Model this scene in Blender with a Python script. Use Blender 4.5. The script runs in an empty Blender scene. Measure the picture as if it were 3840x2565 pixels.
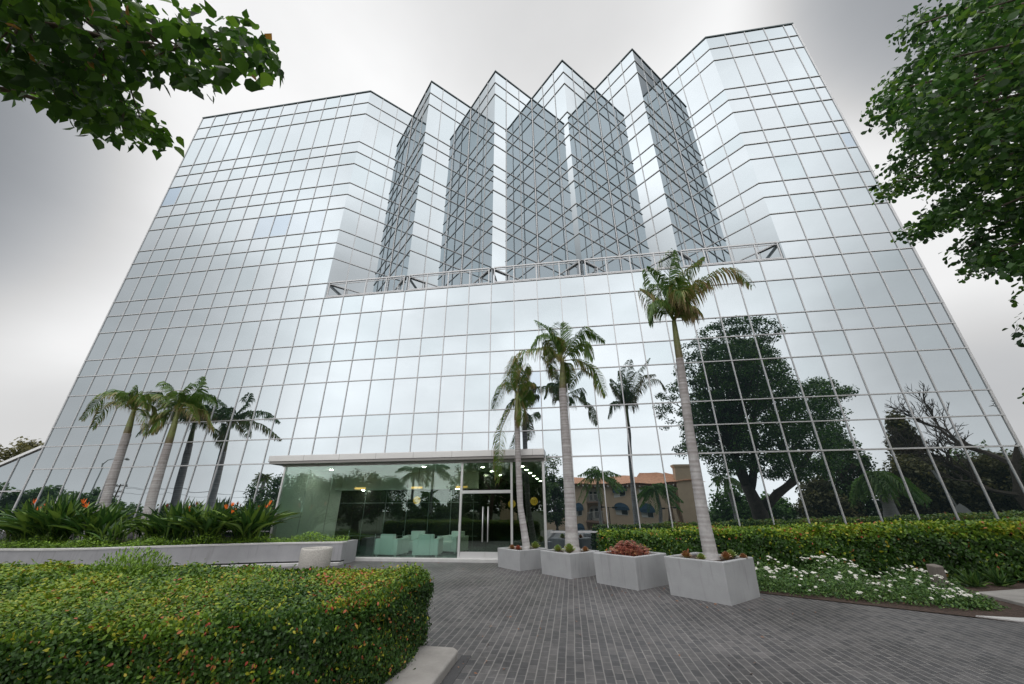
import bpy, math, random
import numpy as np
from mathutils import Vector, Matrix
R = math.radians
SC = bpy.context.scene
COL = SC.collection
rng = np.random.default_rng(11)
random.seed(7)

# ---------------------------------------------------------------- camera, world, sun, exposure
cam_d = bpy.data.cameras.new('camera')
cam = bpy.data.objects.new('camera', cam_d); COL.objects.link(cam); SC.camera = cam
YAW, PITCH, ROLL, FPX = -0.141999, 0.415125, -0.00683931, 1404.169
CAM = Vector((25.162, -15.198, 1.781))
cam_d.sensor_fit = 'HORIZONTAL'; cam_d.sensor_width = 36.0; cam_d.lens = 36.0 * FPX / 3840.0
cam_d.clip_start = 0.05; cam_d.clip_end = 2000
fwd = Vector((math.sin(YAW) * math.cos(PITCH), math.cos(YAW) * math.cos(PITCH), math.sin(PITCH)))
rt = Vector((math.cos(YAW), -math.sin(YAW), 0)); up = rt.cross(fwd)
cr, sr = math.cos(ROLL), math.sin(ROLL)
rt2 = rt * cr + up * sr
up2 = up * cr - rt * sr
cam.matrix_world = Matrix(((rt2.x, up2.x, -fwd.x, CAM.x), (rt2.y, up2.y, -fwd.y, CAM.y), (rt2.z, up2.z, -fwd.z, CAM.z), (0, 0, 0, 1)))

SC.view_settings.view_transform = 'Standard'; SC.view_settings.look = 'None'
SC.view_settings.exposure = 0; SC.view_settings.gamma = 1; SC.view_settings.use_curve_mapping = False
SC.render.engine = 'CYCLES'
cy = SC.cycles
cy.max_bounces = 10; cy.diffuse_bounces = 3; cy.glossy_bounces = 6; cy.transmission_bounces = 6; cy.transparent_max_bounces = 12
cy.use_denoising = True
cy.sample_clamp_indirect = 6
cy.caustics_reflective = True; cy.caustics_refractive = False

world = bpy.data.worlds.new('World'); SC.world = world; world.use_nodes = True
nt = world.node_tree; nt.nodes.clear()
def wn(t, **k):
    n = nt.nodes.new(t)
    for a, b in k.items(): setattr(n, a, b)
    return n
def wm(op, a, b=None, c=None, clamp=False):
    n = wn('ShaderNodeMath', operation=op, use_clamp=clamp)
    for i, v in enumerate((a, b, c)):
        if v is None: continue
        if isinstance(v, (int, float)): n.inputs[i].default_value = v
        else: nt.links.new(v, n.inputs[i])
    return n.outputs[0]
SUN_EL, SUN_ROT = R(76), R(195)
tc = wn('ShaderNodeTexCoord')
sep = wn('ShaderNodeSeparateXYZ'); nt.links.new(tc.outputs['Generated'], sep.inputs[0])
dx_, dy_, dz_ = sep.outputs
def dotp(v):
    v = Vector(v).normalized()
    return wm('ADD', wm('ADD', wm('MULTIPLY', dx_, v.x), wm('MULTIPLY', dy_, v.y)), wm('MULTIPLY', dz_, v.z))
def vignette_patch(v, inner, outer, amount):
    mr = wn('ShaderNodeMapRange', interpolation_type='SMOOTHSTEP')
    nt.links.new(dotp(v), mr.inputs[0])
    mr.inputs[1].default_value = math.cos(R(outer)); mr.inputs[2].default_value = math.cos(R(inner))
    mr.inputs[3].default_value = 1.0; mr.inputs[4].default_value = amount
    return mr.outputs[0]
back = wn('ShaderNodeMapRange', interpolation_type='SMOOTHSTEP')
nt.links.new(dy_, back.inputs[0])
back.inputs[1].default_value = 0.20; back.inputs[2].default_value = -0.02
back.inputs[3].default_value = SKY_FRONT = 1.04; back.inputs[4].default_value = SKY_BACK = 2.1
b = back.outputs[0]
for v, i, o, a in [  # sky darkened towards the frame edges, lens vignetting put into its colour
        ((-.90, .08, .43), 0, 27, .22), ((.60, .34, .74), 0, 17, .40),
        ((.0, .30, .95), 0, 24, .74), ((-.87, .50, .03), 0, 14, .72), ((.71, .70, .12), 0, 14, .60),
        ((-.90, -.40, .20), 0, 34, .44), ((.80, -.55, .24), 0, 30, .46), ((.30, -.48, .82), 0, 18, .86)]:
    b = wm('MULTIPLY', b, vignette_patch(v, i, o, a))
cmap = wn('ShaderNodeMapping'); cmap.inputs['Scale'].default_value = (1.1, 1.1, 2.2)
nt.links.new(tc.outputs['Generated'], cmap.inputs[0])
nz = wn('ShaderNodeTexNoise'); nz.inputs['Scale'].default_value = 2.1; nz.inputs['Detail'].default_value = 6; nz.inputs['Roughness'].default_value = .5
nt.links.new(cmap.outputs[0], nz.inputs['Vector'])
mr = wn('ShaderNodeMapRange'); nt.links.new(nz.outputs['Fac'], mr.inputs[0])
mr.inputs[1].default_value = .3; mr.inputs[2].default_value = .7; mr.inputs[3].default_value = 1.0; mr.inputs[4].default_value = 1.0
amp = wn('ShaderNodeMapRange'); nt.links.new(dy_, amp.inputs[0]); amp.inputs[1].default_value = .2; amp.inputs[2].default_value = -.05; amp.inputs[3].default_value = .07; amp.inputs[4].default_value = .17
nc = wm('MULTIPLY', wm('SUBTRACT', nz.outputs['Fac'], .56), 5.0)
nc = wm('MINIMUM', wm('MAXIMUM', nc, -1.0), .6)
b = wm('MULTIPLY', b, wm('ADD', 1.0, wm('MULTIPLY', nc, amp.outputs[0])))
cloud = wn('ShaderNodeMixRGB', blend_type='MULTIPLY'); cloud.inputs[0].default_value = 1
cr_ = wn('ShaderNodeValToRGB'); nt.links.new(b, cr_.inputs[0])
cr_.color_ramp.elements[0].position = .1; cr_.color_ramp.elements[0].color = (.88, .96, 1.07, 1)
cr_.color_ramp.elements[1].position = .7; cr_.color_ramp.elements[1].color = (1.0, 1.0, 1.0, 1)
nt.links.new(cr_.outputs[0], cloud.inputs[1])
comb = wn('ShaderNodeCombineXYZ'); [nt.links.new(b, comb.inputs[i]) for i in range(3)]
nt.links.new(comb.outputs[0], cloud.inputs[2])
sky = wn('ShaderNodeTexSky', sky_type='NISHITA', sun_disc=False); sky.sun_elevation = SUN_EL; sky.sun_rotation = SUN_ROT
sky.air_density = 1.2; sky.dust_density = 4
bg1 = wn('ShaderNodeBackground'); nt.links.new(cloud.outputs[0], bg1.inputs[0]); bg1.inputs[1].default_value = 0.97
bg2 = wn('ShaderNodeBackground'); nt.links.new(sky.outputs[0], bg2.inputs[0]); bg2.inputs[1].default_value = 0.05
mx = wn('ShaderNodeMixShader'); mx.inputs[0].default_value = 0.06
nt.links.new(bg1.outputs[0], mx.inputs[1]); nt.links.new(bg2.outputs[0], mx.inputs[2])
wo = wn('ShaderNodeOutputWorld'); nt.links.new(mx.outputs[0], wo.inputs[0])

sun_d = bpy.data.lights.new('sun', 'SUN'); sun_d.energy = 0.7; sun_d.angle = R(12); sun_d.color = (1, .97, .92)
sun = bpy.data.objects.new('sun', sun_d); COL.objects.link(sun)
# light comes from behind the camera, high up
sd = Vector((math.sin(SUN_ROT) * math.cos(SUN_EL), math.cos(SUN_ROT) * math.cos(SUN_EL), math.sin(SUN_EL)))
sun.rotation_euler = sd.to_track_quat('Z', 'Y').to_euler(); sun.location = (25, -20, 60)

# ---------------------------------------------------------------- materials
def mat(name, col, rough=.6, metal=0, noise=None, attr=None, bump=None, trans=0, spec=.5, emis=None):
    """noise=(scale, amount), attr=list of ramp stops over the 'tone' attribute, bump=(scale,strength)"""
    m = bpy.data.materials.new(name); m.use_nodes = True
    t = m.node_tree; n = t.nodes; L = t.links
    p = n['Principled BSDF']; p.inputs['Roughness'].default_value = rough; p.inputs['Metallic'].default_value = metal
    p.inputs['Specular IOR Level'].default_value = spec
    src = None
    if attr:
        a = n.new('ShaderNodeAttribute'); a.attribute_name = 'tone'
        r = n.new('ShaderNodeValToRGB'); e = r.color_ramp.elements
        while len(e) < len(attr): e.new(.5)
        for i, (pos, c) in enumerate(attr): e[i].position = pos; e[i].color = (*c, 1)
        L.new(a.outputs['Fac'], r.inputs[0]); src = r.outputs[0]
    else:
        rgb = n.new('ShaderNodeRGB'); rgb.outputs[0].default_value = (*col, 1); src = rgb.outputs[0]
    tcn = n.new('ShaderNodeTexCoord')
    if noise:
        nn = n.new('ShaderNodeTexNoise'); nn.inputs['Scale'].default_value = noise[0]; nn.inputs['Detail'].default_value = 8; nn.inputs['Roughness'].default_value = .6
        L.new(tcn.outputs['Object'], nn.inputs['Vector'])
        mp = n.new('ShaderNodeMapRange'); L.new(nn.outputs['Fac'], mp.inputs[0])
        mp.inputs[1].default_value = .3; mp.inputs[2].default_value = .7; mp.inputs[3].default_value = 1 - noise[1]; mp.inputs[4].default_value = 1 + noise[1]
        mm = n.new('ShaderNodeVectorMath'); mm.operation = 'SCALE'; L.new(src, mm.inputs[0]); L.new(mp.outputs[0], mm.inputs['Scale']); src = mm.outputs[0]
    L.new(src, p.inputs['Base Color'])
    if bump:
        nb = n.new('ShaderNodeTexNoise'); nb.inputs['Scale'].default_value = bump[0]; nb.inputs['Detail'].default_value = 6
        L.new(tcn.outputs['Object'], nb.inputs['Vector'])
        bb = n.new('ShaderNodeBump'); bb.inputs['Strength'].default_value = bump[1]; bb.inputs['Distance'].default_value = .02
        L.new(nb.outputs['Fac'], bb.inputs['Height']); L.new(bb.outputs[0], p.inputs['Normal'])
    if trans:
        tr = n.new('ShaderNodeBsdfTranslucent'); L.new(src, tr.inputs[0])
        ms = n.new('ShaderNodeMixShader'); ms.inputs[0].default_value = trans
        L.new(p.outputs[0], ms.inputs[1]); L.new(tr.outputs[0], ms.inputs[2]); L.new(ms.outputs[0], n['Material Output'].inputs[0])
    if emis:
        p.inputs['Emission Color'].default_value = (*emis[0], 1); p.inputs['Emission Strength'].default_value = emis[1]
    return m

def mirror_mat():
    m = bpy.data.materials.new('reflective_glass'); m.use_nodes = True
    t = m.node_tree; n = t.nodes; L = t.links; n.remove(n['Principled BSDF'])
    a = n.new('ShaderNodeAttribute'); a.attribute_name = 'tone'
    r = n.new('ShaderNodeValToRGB'); e = r.color_ramp.elements
    e[0].position = 0; e[0].color = (.392, .438, .462, 1)
    e.new(.5); e[1].position = .5; e[1].color = (.426, .464, .488, 1)
    e[-1].position = .8; e[-1].color = (.436, .468, .490, 1)
    e2 = e.new(1.0); e2.color = (.325, .385, .45, 1)
    L.new(a.outputs['Fac'], r.inputs[0])
    g = n.new('ShaderNodeBsdfGlossy'); g.inputs['Roughness'].default_value = .0; L.new(r.outputs[0], g.inputs['Color'])
    tcn = n.new('ShaderNodeTexCoord'); nb = n.new('ShaderNodeTexNoise'); nb.inputs['Scale'].default_value = .9; nb.inputs['Detail'].default_value = 1
    L.new(tcn.outputs['Object'], nb.inputs['Vector'])
    bb = n.new('ShaderNodeBump'); bb.inputs['Strength'].default_value = .15; bb.inputs['Distance'].default_value = .02
    L.new(nb.outputs['Fac'], bb.inputs['Height']); L.new(bb.outputs[0], g.inputs['Normal'])
    d = n.new('ShaderNodeBsdfDiffuse'); d.inputs[0].default_value = (.008, .012, .014, 1)
    ad = n.new('ShaderNodeAddShader'); L.new(g.outputs[0], ad.inputs[0]); L.new(d.outputs[0], ad.inputs[1])
    L.new(ad.outputs[0], n['Material Output'].inputs[0])
    return m

def clear_glass(name, tint, refl):
    m = bpy.data.materials.new(name); m.use_nodes = True
    t = m.node_tree; n = t.nodes; L = t.links; n.remove(n['Principled BSDF'])
    tr = n.new('ShaderNodeBsdfTransparent'); tr.inputs[0].default_value = (*tint, 1)
    g = n.new('ShaderNodeBsdfGlossy'); g.inputs['Roughness'].default_value = 0; g.inputs['Color'].default_value = (.92, 1, .96, 1)
    f = n.new('ShaderNodeFresnel'); f.inputs[0].default_value = 1.5
    ma = n.new('ShaderNodeMath'); ma.operation = 'ADD'; ma.inputs[1].default_value = refl; L.new(f.outputs[0], ma.inputs[0])
    mx = n.new('ShaderNodeMixShader'); L.new(ma.outputs[0], mx.inputs[0]); L.new(tr.outputs[0], mx.inputs[1]); L.new(g.outputs[0], mx.inputs[2])
    L.new(mx.outputs[0], n['Material Output'].inputs[0])
    return m

def paver_mat():
    m = bpy.data.materials.new('clay_pavers'); m.use_nodes = True
    t = m.node_tree; n = t.nodes; L = t.links; p = n['Principled BSDF']
    tcn = n.new('ShaderNodeTexCoord'); mp = n.new('ShaderNodeMapping'); mp.inputs['Rotation'].default_value = (0, 0, R(90))
    L.new(tcn.outputs['Object'], mp.inputs[0])
    wv = n.new('ShaderNodeTexNoise'); wv.inputs['Scale'].default_value = 1.3; L.new(mp.outputs[0], wv.inputs['Vector'])
    wa = n.new('ShaderNodeVectorMath'); wa.operation = 'SCALE'; wa.inputs['Scale'].default_value = .02; L.new(wv.outputs['Color'], wa.inputs[0])
    ad = n.new('ShaderNodeVectorMath'); ad.operation = 'ADD'; L.new(mp.outputs[0], ad.inputs[0]); L.new(wa.outputs[0], ad.inputs[1])
    br = n.new('ShaderNodeTexBrick'); L.new(ad.outputs[0], br.inputs['Vector'])
    br.offset = .5; br.inputs['Scale'].default_value = 1; br.inputs['Brick Width'].default_value = .205; br.inputs['Row Height'].default_value = .112
    br.inputs['Mortar Size'].default_value = .005; br.inputs['Mortar Smooth'].default_value = .3; br.inputs['Bias'].default_value = -.2
    br.inputs['Color1'].default_value = (.058, .056, .059, 1); br.inputs['Color2'].default_value = (.108, .102, .102, 1); br.inputs['Mortar'].default_value = (.17, .165, .16, 1)
    # white bloom in patches of the joints, stains over the whole
    n1 = n.new('ShaderNodeTexNoise'); n1.inputs['Scale'].default_value = .55; n1.inputs['Detail'].default_value = 7; L.new(tcn.outputs['Object'], n1.inputs['Vector'])
    n2 = n.new('ShaderNodeTexNoise'); n2.inputs['Scale'].default_value = 9; n2.inputs['Detail'].default_value = 5; L.new(tcn.outputs['Object'], n2.inputs['Vector'])
    r1 = n.new('ShaderNodeMapRange'); L.new(n1.outputs['Fac'], r1.inputs[0]); r1.inputs[1].default_value = .35; r1.inputs[2].default_value = .65; r1.inputs[3].default_value = .72; r1.inputs[4].default_value = 1.35
    r2 = n.new('ShaderNodeMapRange'); L.new(n2.outputs['Fac'], r2.inputs[0]); r2.inputs[1].default_value = .3; r2.inputs[2].default_value = .7; r2.inputs[3].default_value = .78; r2.inputs[4].default_value = 1.22
    ml = n.new('ShaderNodeMath'); ml.operation = 'MULTIPLY'; L.new(r1.outputs[0], ml.inputs[0]); L.new(r2.outputs[0], ml.inputs[1])
    sc = n.new('ShaderNodeVectorMath'); sc.operation = 'SCALE'; L.new(br.outputs['Color'], sc.inputs[0]); L.new(ml.outputs[0], sc.inputs['Scale'])
    n3 = n.new('ShaderNodeTexNoise'); n3.inputs['Scale'].default_value = 2.2; n3.inputs['Detail'].default_value = 9; n3.inputs['Roughness'].default_value = .7
    mp3 = n.new('ShaderNodeMapping'); mp3.inputs['Scale'].default_value = (1.6, .5, 1); L.new(tcn.outputs['Object'], mp3.inputs[0]); L.new(mp3.outputs[0], n3.inputs['Vector'])
    r3 = n.new('ShaderNodeMapRange'); L.new(n3.outputs['Fac'], r3.inputs[0]); r3.inputs[1].default_value = .54; r3.inputs[2].default_value = .72
    m3 = n.new('ShaderNodeMath'); m3.operation = 'MULTIPLY'; L.new(r3.outputs[0], m3.inputs[0]); L.new(br.outputs['Fac'], m3.inputs[1])
    mx = n.new('ShaderNodeMixRGB'); L.new(m3.outputs[0], mx.inputs[0]); L.new(sc.outputs[0], mx.inputs[1]); mx.inputs[2].default_value = (.58, .55, .52, 1)
    sx = n.new('ShaderNodeSeparateXYZ'); L.new(ad.outputs[0], sx.inputs[0])
    def mth(op, a, b_=None):
        q = n.new('ShaderNodeMath'); q.operation = op
        for i_, v_ in enumerate((a, b_)):
            if v_ is None: continue
            if isinstance(v_, (int, float)): q.inputs[i_].default_value = v_
            else: L.new(v_, q.inputs[i_])
        return q.outputs[0]
    fr = mth('FRACT', mth('DIVIDE', sx.outputs[1], .112)); dd = mth('MINIMUM', fr, mth('SUBTRACT', 1.0, fr))
    ln = n.new('ShaderNodeMapRange'); L.new(dd, ln.inputs[0]); ln.inputs[1].default_value = .10; ln.inputs[2].default_value = .04; ln.inputs[3].default_value = 0; ln.inputs[4].default_value = 1
    n4 = n.new('ShaderNodeTexNoise'); n4.inputs['Scale'].default_value = 3.2; n4.inputs['Detail'].default_value = 8; n4.inputs['Roughness'].default_value = .75; L.new(tcn.outputs['Object'], n4.inputs['Vector'])
    r4 = n.new('ShaderNodeMapRange'); L.new(n4.outputs['Fac'], r4.inputs[0]); r4.inputs[1].default_value = .36; r4.inputs[2].default_value = .66; r4.inputs[3].default_value = .35; r4.inputs[4].default_value = 1
    mx2 = n.new('ShaderNodeMixRGB'); L.new(mth('MULTIPLY', ln.outputs[0], r4.outputs[0]), mx2.inputs[0]); L.new(mx.outputs[0], mx2.inputs[1]); mx2.inputs[2].default_value = (.215, .205, .20, 1); mx = mx2
    L.new(mx.outputs[0], p.inputs['Base Color'])
    p.inputs['Roughness'].default_value = .55; p.inputs['Specular IOR Level'].default_value = .35
    bb = n.new('ShaderNodeBump'); bb.inputs['Strength'].default_value = .5; bb.inputs['Distance'].default_value = .006; bb.invert = True
    L.new(br.outputs['Fac'], bb.inputs['Height']); L.new(bb.outputs[0], p.inputs['Normal'])
    return m

def concrete_mat(name, col):
    m = mat(name, col, .82, noise=(2.0, .09), bump=(45, .18)); n = m.node_tree.nodes; L = m.node_tree.links; p = n['Principled BSDF']
    src = p.inputs['Base Color'].links[0].from_socket
    tcn = n.new('ShaderNodeTexCoord'); mp = n.new('ShaderNodeMapping'); mp.inputs['Scale'].default_value = (6, 6, .55); L.new(tcn.outputs['Object'], mp.inputs[0])
    nn = n.new('ShaderNodeTexNoise'); nn.inputs['Scale'].default_value = 1.6; nn.inputs['Detail'].default_value = 7; L.new(mp.outputs[0], nn.inputs['Vector'])
    r = n.new('ShaderNodeMapRange'); L.new(nn.outputs['Fac'], r.inputs[0]); r.inputs[1].default_value = .56; r.inputs[2].default_value = .74; r.inputs[3].default_value = 0; r.inputs[4].default_value = .38
    mx = n.new('ShaderNodeMixRGB'); L.new(r.outputs[0], mx.inputs[0]); L.new(src, mx.inputs[1]); mx.inputs[2].default_value = (.15, .145, .135, 1)
    v = n.new('ShaderNodeTexVoronoi'); v.inputs['Scale'].default_value = 26; L.new(tcn.outputs['Object'], v.inputs['Vector'])
    r2 = n.new('ShaderNodeMapRange'); L.new(v.outputs['Distance'], r2.inputs[0]); r2.inputs[1].default_value = .10; r2.inputs[2].default_value = .06; r2.inputs[3].default_value = 0; r2.inputs[4].default_value = .55
    mx2 = n.new('ShaderNodeMixRGB'); L.new(r2.outputs[0], mx2.inputs[0]); L.new(mx.outputs[0], mx2.inputs[1]); mx2.inputs[2].default_value = (.12, .12, .12, 1)
    L.new(mx2.outputs[0], p.inputs['Base Color']); return m
G_DARK, G_MID, G_YEL = (.018, .04, .008), (.05, .10, .016), (.20, .24, .03)
M = {
 'mirror': mirror_mat(),
 'lobby_glass': clear_glass('lobby_glass', (.83, .95, .90), .06),
 'door_glass': clear_glass('door_glass', (.60, .70, .60), .08),
 'pavers': paver_mat(),
 'alu': mat('aluminium', (.50, .50, .51), .42, .3),
 'alu_low': mat('bright_aluminium', (.70, .70, .70), .35, .3),
 'alu_dark': mat('roof_coping', (.05, .075, .08), .5, .3),
 'canopy': mat('canopy_metal', (.52, .51, .50), .32, .55, noise=(.6, .06)),
 'soffit': mat('soffit_metal', (.23, .22, .21), .35, .5),
 'concrete': concrete_mat('planter_concrete', (.345, .35, .36)),
 'concrete_wall': concrete_mat('wall_concrete', (.31, .31, .325)),
 'cap': mat('pale_concrete', (.47, .465, .46), .8, noise=(3, .1), bump=(40, .15)),
 'kerb': mat('kerb_concrete', (.30, .285, .27), .85, noise=(3, .18), bump=(30, .3)),
 'soil': mat('soil', (.045, .028, .02), .95, noise=(8, .4), bump=(25, .8)),
 'mulch': mat('mulch', (.05, .03, .022), .95, noise=(14, .6), bump=(30, 1)),
 'ground': mat('ground_lawn', (.05, .065, .03), .95, noise=(.4, .3), bump=(8, .4)),
 'asphalt': mat('asphalt', (.055, .055, .058), .9, noise=(3, .15), bump=(40, .3)),
 'trunk_palm': mat('palm_bark', None, .85, attr=[(0, (.17, .14, .13)), (.5, (.31, .29, .285)), (1, (.46, .45, .45))], noise=(9, .16), bump=(30, .5)),
 'shaft': mat('crownshaft', None, .5, attr=[(0, (.13, .16, .03)), (.55, (.10, .09, .03)), (1, (.10, .055, .03))], noise=(14, .3)),
 'frond': mat('palm_frond', None, .55, attr=[(0, (.04, .10, .014)), (.3, (.11, .19, .025)), (.6, (.25, .20, .07)), (1, (.27, .17, .12))], trans=.30),
 'bark': mat('tree_bark', (.085, .065, .05), .9, noise=(6, .3), bump=(12, .8)),
 'bark_pale': mat('pale_bark', (.12, .085, .062), .9, noise=(6, .3), bump=(12, .8)),
 'leaf_near': mat('heart_leaf', None, .42, attr=[(0, (.018, .052, .007)), (.5, (.06, .145, .014)), (.93, (.15, .27, .025)), (1, (.30, .15, .03))], trans=.48),
 'leaf_ficus': mat('ficus_leaf', None, .5, attr=[(0, (.016, .050, .010)), (.5, (.052, .135, .022)), (1, (.16, .28, .035))], trans=.42),
 'leaf_bg': mat('bush_leaf', None, .6, attr=[(0, (.035, .075, .02)), (.5, (.08, .16, .038)), (1, (.17, .27, .06))], trans=.45),
 'leaf_olive': mat('olive_leaf', None, .6, attr=[(0, (.055, .058, .022)), (.5, (.13, .125, .045)), (1, (.24, .21, .07))], trans=.45),
 'leaf_bright': mat('bright_leaf', None, .6, attr=[(0, (.05, .12, .02)), (.5, (.11, .24, .04)), (1, (.2, .36, .06))], trans=.45),
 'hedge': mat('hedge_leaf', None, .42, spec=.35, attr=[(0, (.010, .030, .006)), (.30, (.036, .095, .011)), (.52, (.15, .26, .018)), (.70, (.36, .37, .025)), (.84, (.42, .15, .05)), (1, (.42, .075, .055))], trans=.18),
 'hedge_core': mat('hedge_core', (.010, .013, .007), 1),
 'strel': mat('strelitzia_leaf', None, .42, attr=[(0, (.014, .040, .010)), (.6, (.038, .105, .018)), (1, (.16, .25, .04))], trans=.2),
 'cover': mat('ground_cover_leaf', None, .5, attr=[(0, (.04, .10, .012)), (1, (.24, .40, .03))], trans=.2),
 'orange': mat('orange_petal', (.85, .17, .02), .5),
 'orange_blue': mat('purple_bract', (.12, .05, .03), .5),
 'white': mat('white_petal', (.75, .74, .68), .6, trans=.2),
 'shrub': mat('shrub_leaf', None, .5, attr=[(0, (.02, .06, .018)), (.5, (.055, .13, .025)), (1, (.15, .25, .05))], trans=.2),
 'succ_red': mat('red_succulent', None, .5, attr=[(0, (.23, .05, .035)), (.6, (.42, .14, .09)), (1, (.42, .30, .10))]),
 'succ_green': mat('green_succulent', None, .5, attr=[(0, (.12, .20, .05)), (.6, (.28, .36, .10)), (1, (.42, .34, .12))]),
 'succ_brown': mat('bronze_succulent', None, .5, attr=[(0, (.16, .07, .04)), (.6, (.36, .19, .09)), (1, (.45, .38, .15))]),
 'aggregate': mat('exposed_aggregate', (.44, .42, .39), .9, noise=(45, .35), bump=(60, .8)),
 'dark': mat('dark_metal_and_shade', (.02, .02, .022), .4, .3),
 'wall_white': mat('lobby_wall', (.78, .82, .76), .8),
 'wall_dark': mat('lobby_dark_panel', (.014, .012, .012), .25),
 'line': mat('panel_joint', (.16, .18, .17), .5),
 'floor_in': mat('lobby_floor', (.045, .095, .085), .25),
 'seat': mat('white_upholstery', (.88, .93, .93), .6),
 'steel': mat('brushed_steel', (.68, .68, .68), .3, .5),
 'lamp': mat('lamp_glow', (.9, .85, .6), .5, emis=((1, .92, .80), 120)),
 'block': mat('weathered_block', (.16, .14, .125), .9, noise=(6, .2), bump=(30, .4)),
 'palm_bright': mat('bright_palm_frond', None, .55, attr=[(0, (.06, .15, .02)), (.3, (.13, .24, .03)), (.6, (.28, .24, .07)), (1, (.30, .20, .12))], trans=.45),
 'cove': mat('warm_lamp', (.9, .6, .2), .5, emis=((1, .55, .18), 1.2)),
 'amber': mat('amber_glass', (.5, .3, .05), .4, emis=((1, .62, .10), .35)),
 'stucco': mat('stucco', (.66, .50, .35), .9, noise=(1.2, .06), bump=(20, .2)),
 'stucco_dark': mat('stucco_trim', (.34, .22, .16), .9),
 'tiles': mat('roof_tiles', (.66, .34, .20), .85, noise=(2.5, .22)),
 'awning': mat('awning_cloth', (.035, .08, .125), .8),
 'win_dark': mat('window_glass', (.05, .06, .06), .15),
 'win_white': mat('window_frame', (.80, .78, .72), .6),
 'lamp_black': mat('black_paint', (.02, .02, .02), .5),
 'pole_grey': mat('galvanised_pole', (.30, .30, .29), .6, .2),
 'wood_pole': mat('weathered_wood', (.10, .08, .06), .9),
 'red_tile': mat('red_tile', (.42, .14, .08), .85, noise=(2, .2)),
 'house_wall': mat('house_wall', (.5, .46, .4), .9),
}

# ---------------------------------------------------------------- helpers
def tag(o, label=None, cat=None, group=None, kind=None):
    for k, v in (('label', label), ('category', cat), ('group', group), ('kind', kind)):
        if v: o[k] = v
    return o
def empty(name, loc, label, cat, group=None, parent=None):
    o = bpy.data.objects.new(name, None); COL.objects.link(o); o.location = loc; o.empty_display_size = .2
    return tag(o, label, cat, group)
def link(name, me, parent=None):
    o = bpy.data.objects.new(name, me); COL.objects.link(o)
    if parent is not None:
        o.parent = parent
        inv = Vector((0, 0, 0)); p = parent
        while p is not None: inv -= p.location; p = p.parent
        o.location = inv      # meshes are written in world coordinates
    return o

class MB:
    def __init__(s): s.v = []; s.f = []; s.t = []
    def add(s, vs, fs, tone=None):
        n = len(s.v); s.v += [tuple(v) for v in vs]; s.f += [tuple(i + n for i in f) for f in fs]
        s.t += [tone if tone is not None else .5] * len(vs)
    def box(s, a, b, tone=None):
        x0, y0, z0 = a; x1, y1, z1 = b
        s.add([(x0,y0,z0),(x1,y0,z0),(x1,y1,z0),(x0,y1,z0),(x0,y0,z1),(x1,y0,z1),(x1,y1,z1),(x0,y1,z1)],
              [(0,3,2,1),(4,5,6,7),(0,1,5,4),(1,2,6,5),(2,3,7,6),(3,0,4,7)], tone)
    def obox(s, c, ex, ey, ez, tone=None):      # oriented box: centre and half-extent vectors
        c, ex, ey, ez = map(Vector, (c, ex, ey, ez)); vs = []
        for k in (-1, 1):
            for i, j in ((-1,-1),(1,-1),(1,1),(-1,1)): vs.append(c + i*ex + j*ey + k*ez)
        s.add(vs, [(0,3,2,1),(4,5,6,7),(0,1,5,4),(1,2,6,5),(2,3,7,6),(3,0,4,7)], tone)
    def bar(s, a, b, w, h=None, tone=None, ref=(0, 0, 1)):
        a, b = Vector(a), Vector(b); d = (b - a).normalized(); h = h or w
        r = Vector(ref)
        if abs(d.dot(r)) > .98: r = Vector((0, 1, 0))
        x = d.cross(r).normalized(); y = x.cross(d)
        s.obox((a + b) / 2, x * w / 2, y * h / 2, (b - a) / 2, tone)
    def tube(s, pts, rad, n=10, tones=None, cap=True):
        pts = [Vector(p) for p in pts]; base = len(s.v)
        x = None
        for i, p in enumerate(pts):
            d = (pts[min(i+1, len(pts)-1)] - pts[max(i-1, 0)]).normalized()
            if x is None:
                x = d.cross(Vector((0, 1, .01)))
                if x.length < .1: x = d.cross(Vector((1, 0, 0)))
            x = (x - d * x.dot(d)).normalized(); y = d.cross(x)
            for k in range(n):
                a = 2 * math.pi * k / n
                s.v.append(tuple(p + (x * math.cos(a) + y * math.sin(a)) * rad[i])); s.t.append(tones[i] if tones else .5)
        for i in range(len(pts) - 1):
            for k in range(n):
                k2 = (k + 1) % n
                s.f.append((base + i*n + k, base + i*n + k2, base + (i+1)*n + k2, base + (i+1)*n + k))
        if cap:
            s.f.append(tuple(base + k for k in range(n))[::-1]); s.f.append(tuple(base + (len(pts)-1)*n + k for k in range(n)))
    def prism(s, poly, z0, z1, tone=None):
        n = len(poly)
        vs = [(x, y, z0) for x, y in poly] + [(x, y, z1) for x, y in poly]
        fs = [tuple(range(n))[::-1], tuple(range(n, 2*n))] + [(i, (i+1) % n, n + (i+1) % n, n + i) for i in range(n)]
        s.add(vs, fs, tone)
    def build(s, name, m, parent=None, smooth=False):
        me = bpy.data.meshes.new(name); me.from_pydata(s.v, [], s.f)
        a = me.attributes.new('tone', 'FLOAT', 'POINT'); a.data.foreach_set('value', np.array(s.t, dtype=np.float32))
        me.materials.append(M[m] if isinstance(m, str) else m)
        if smooth: me.polygons.foreach_set('use_smooth', np.ones(len(me.polygons), bool))
        me.update()
        return link(name, me, parent)

def bevel(o, w=.02, seg=2):
    md = o.modifiers.new('bevel', 'BEVEL'); md.width = w; md.segments = seg; md.limit_method = 'ANGLE'
    return o

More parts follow.
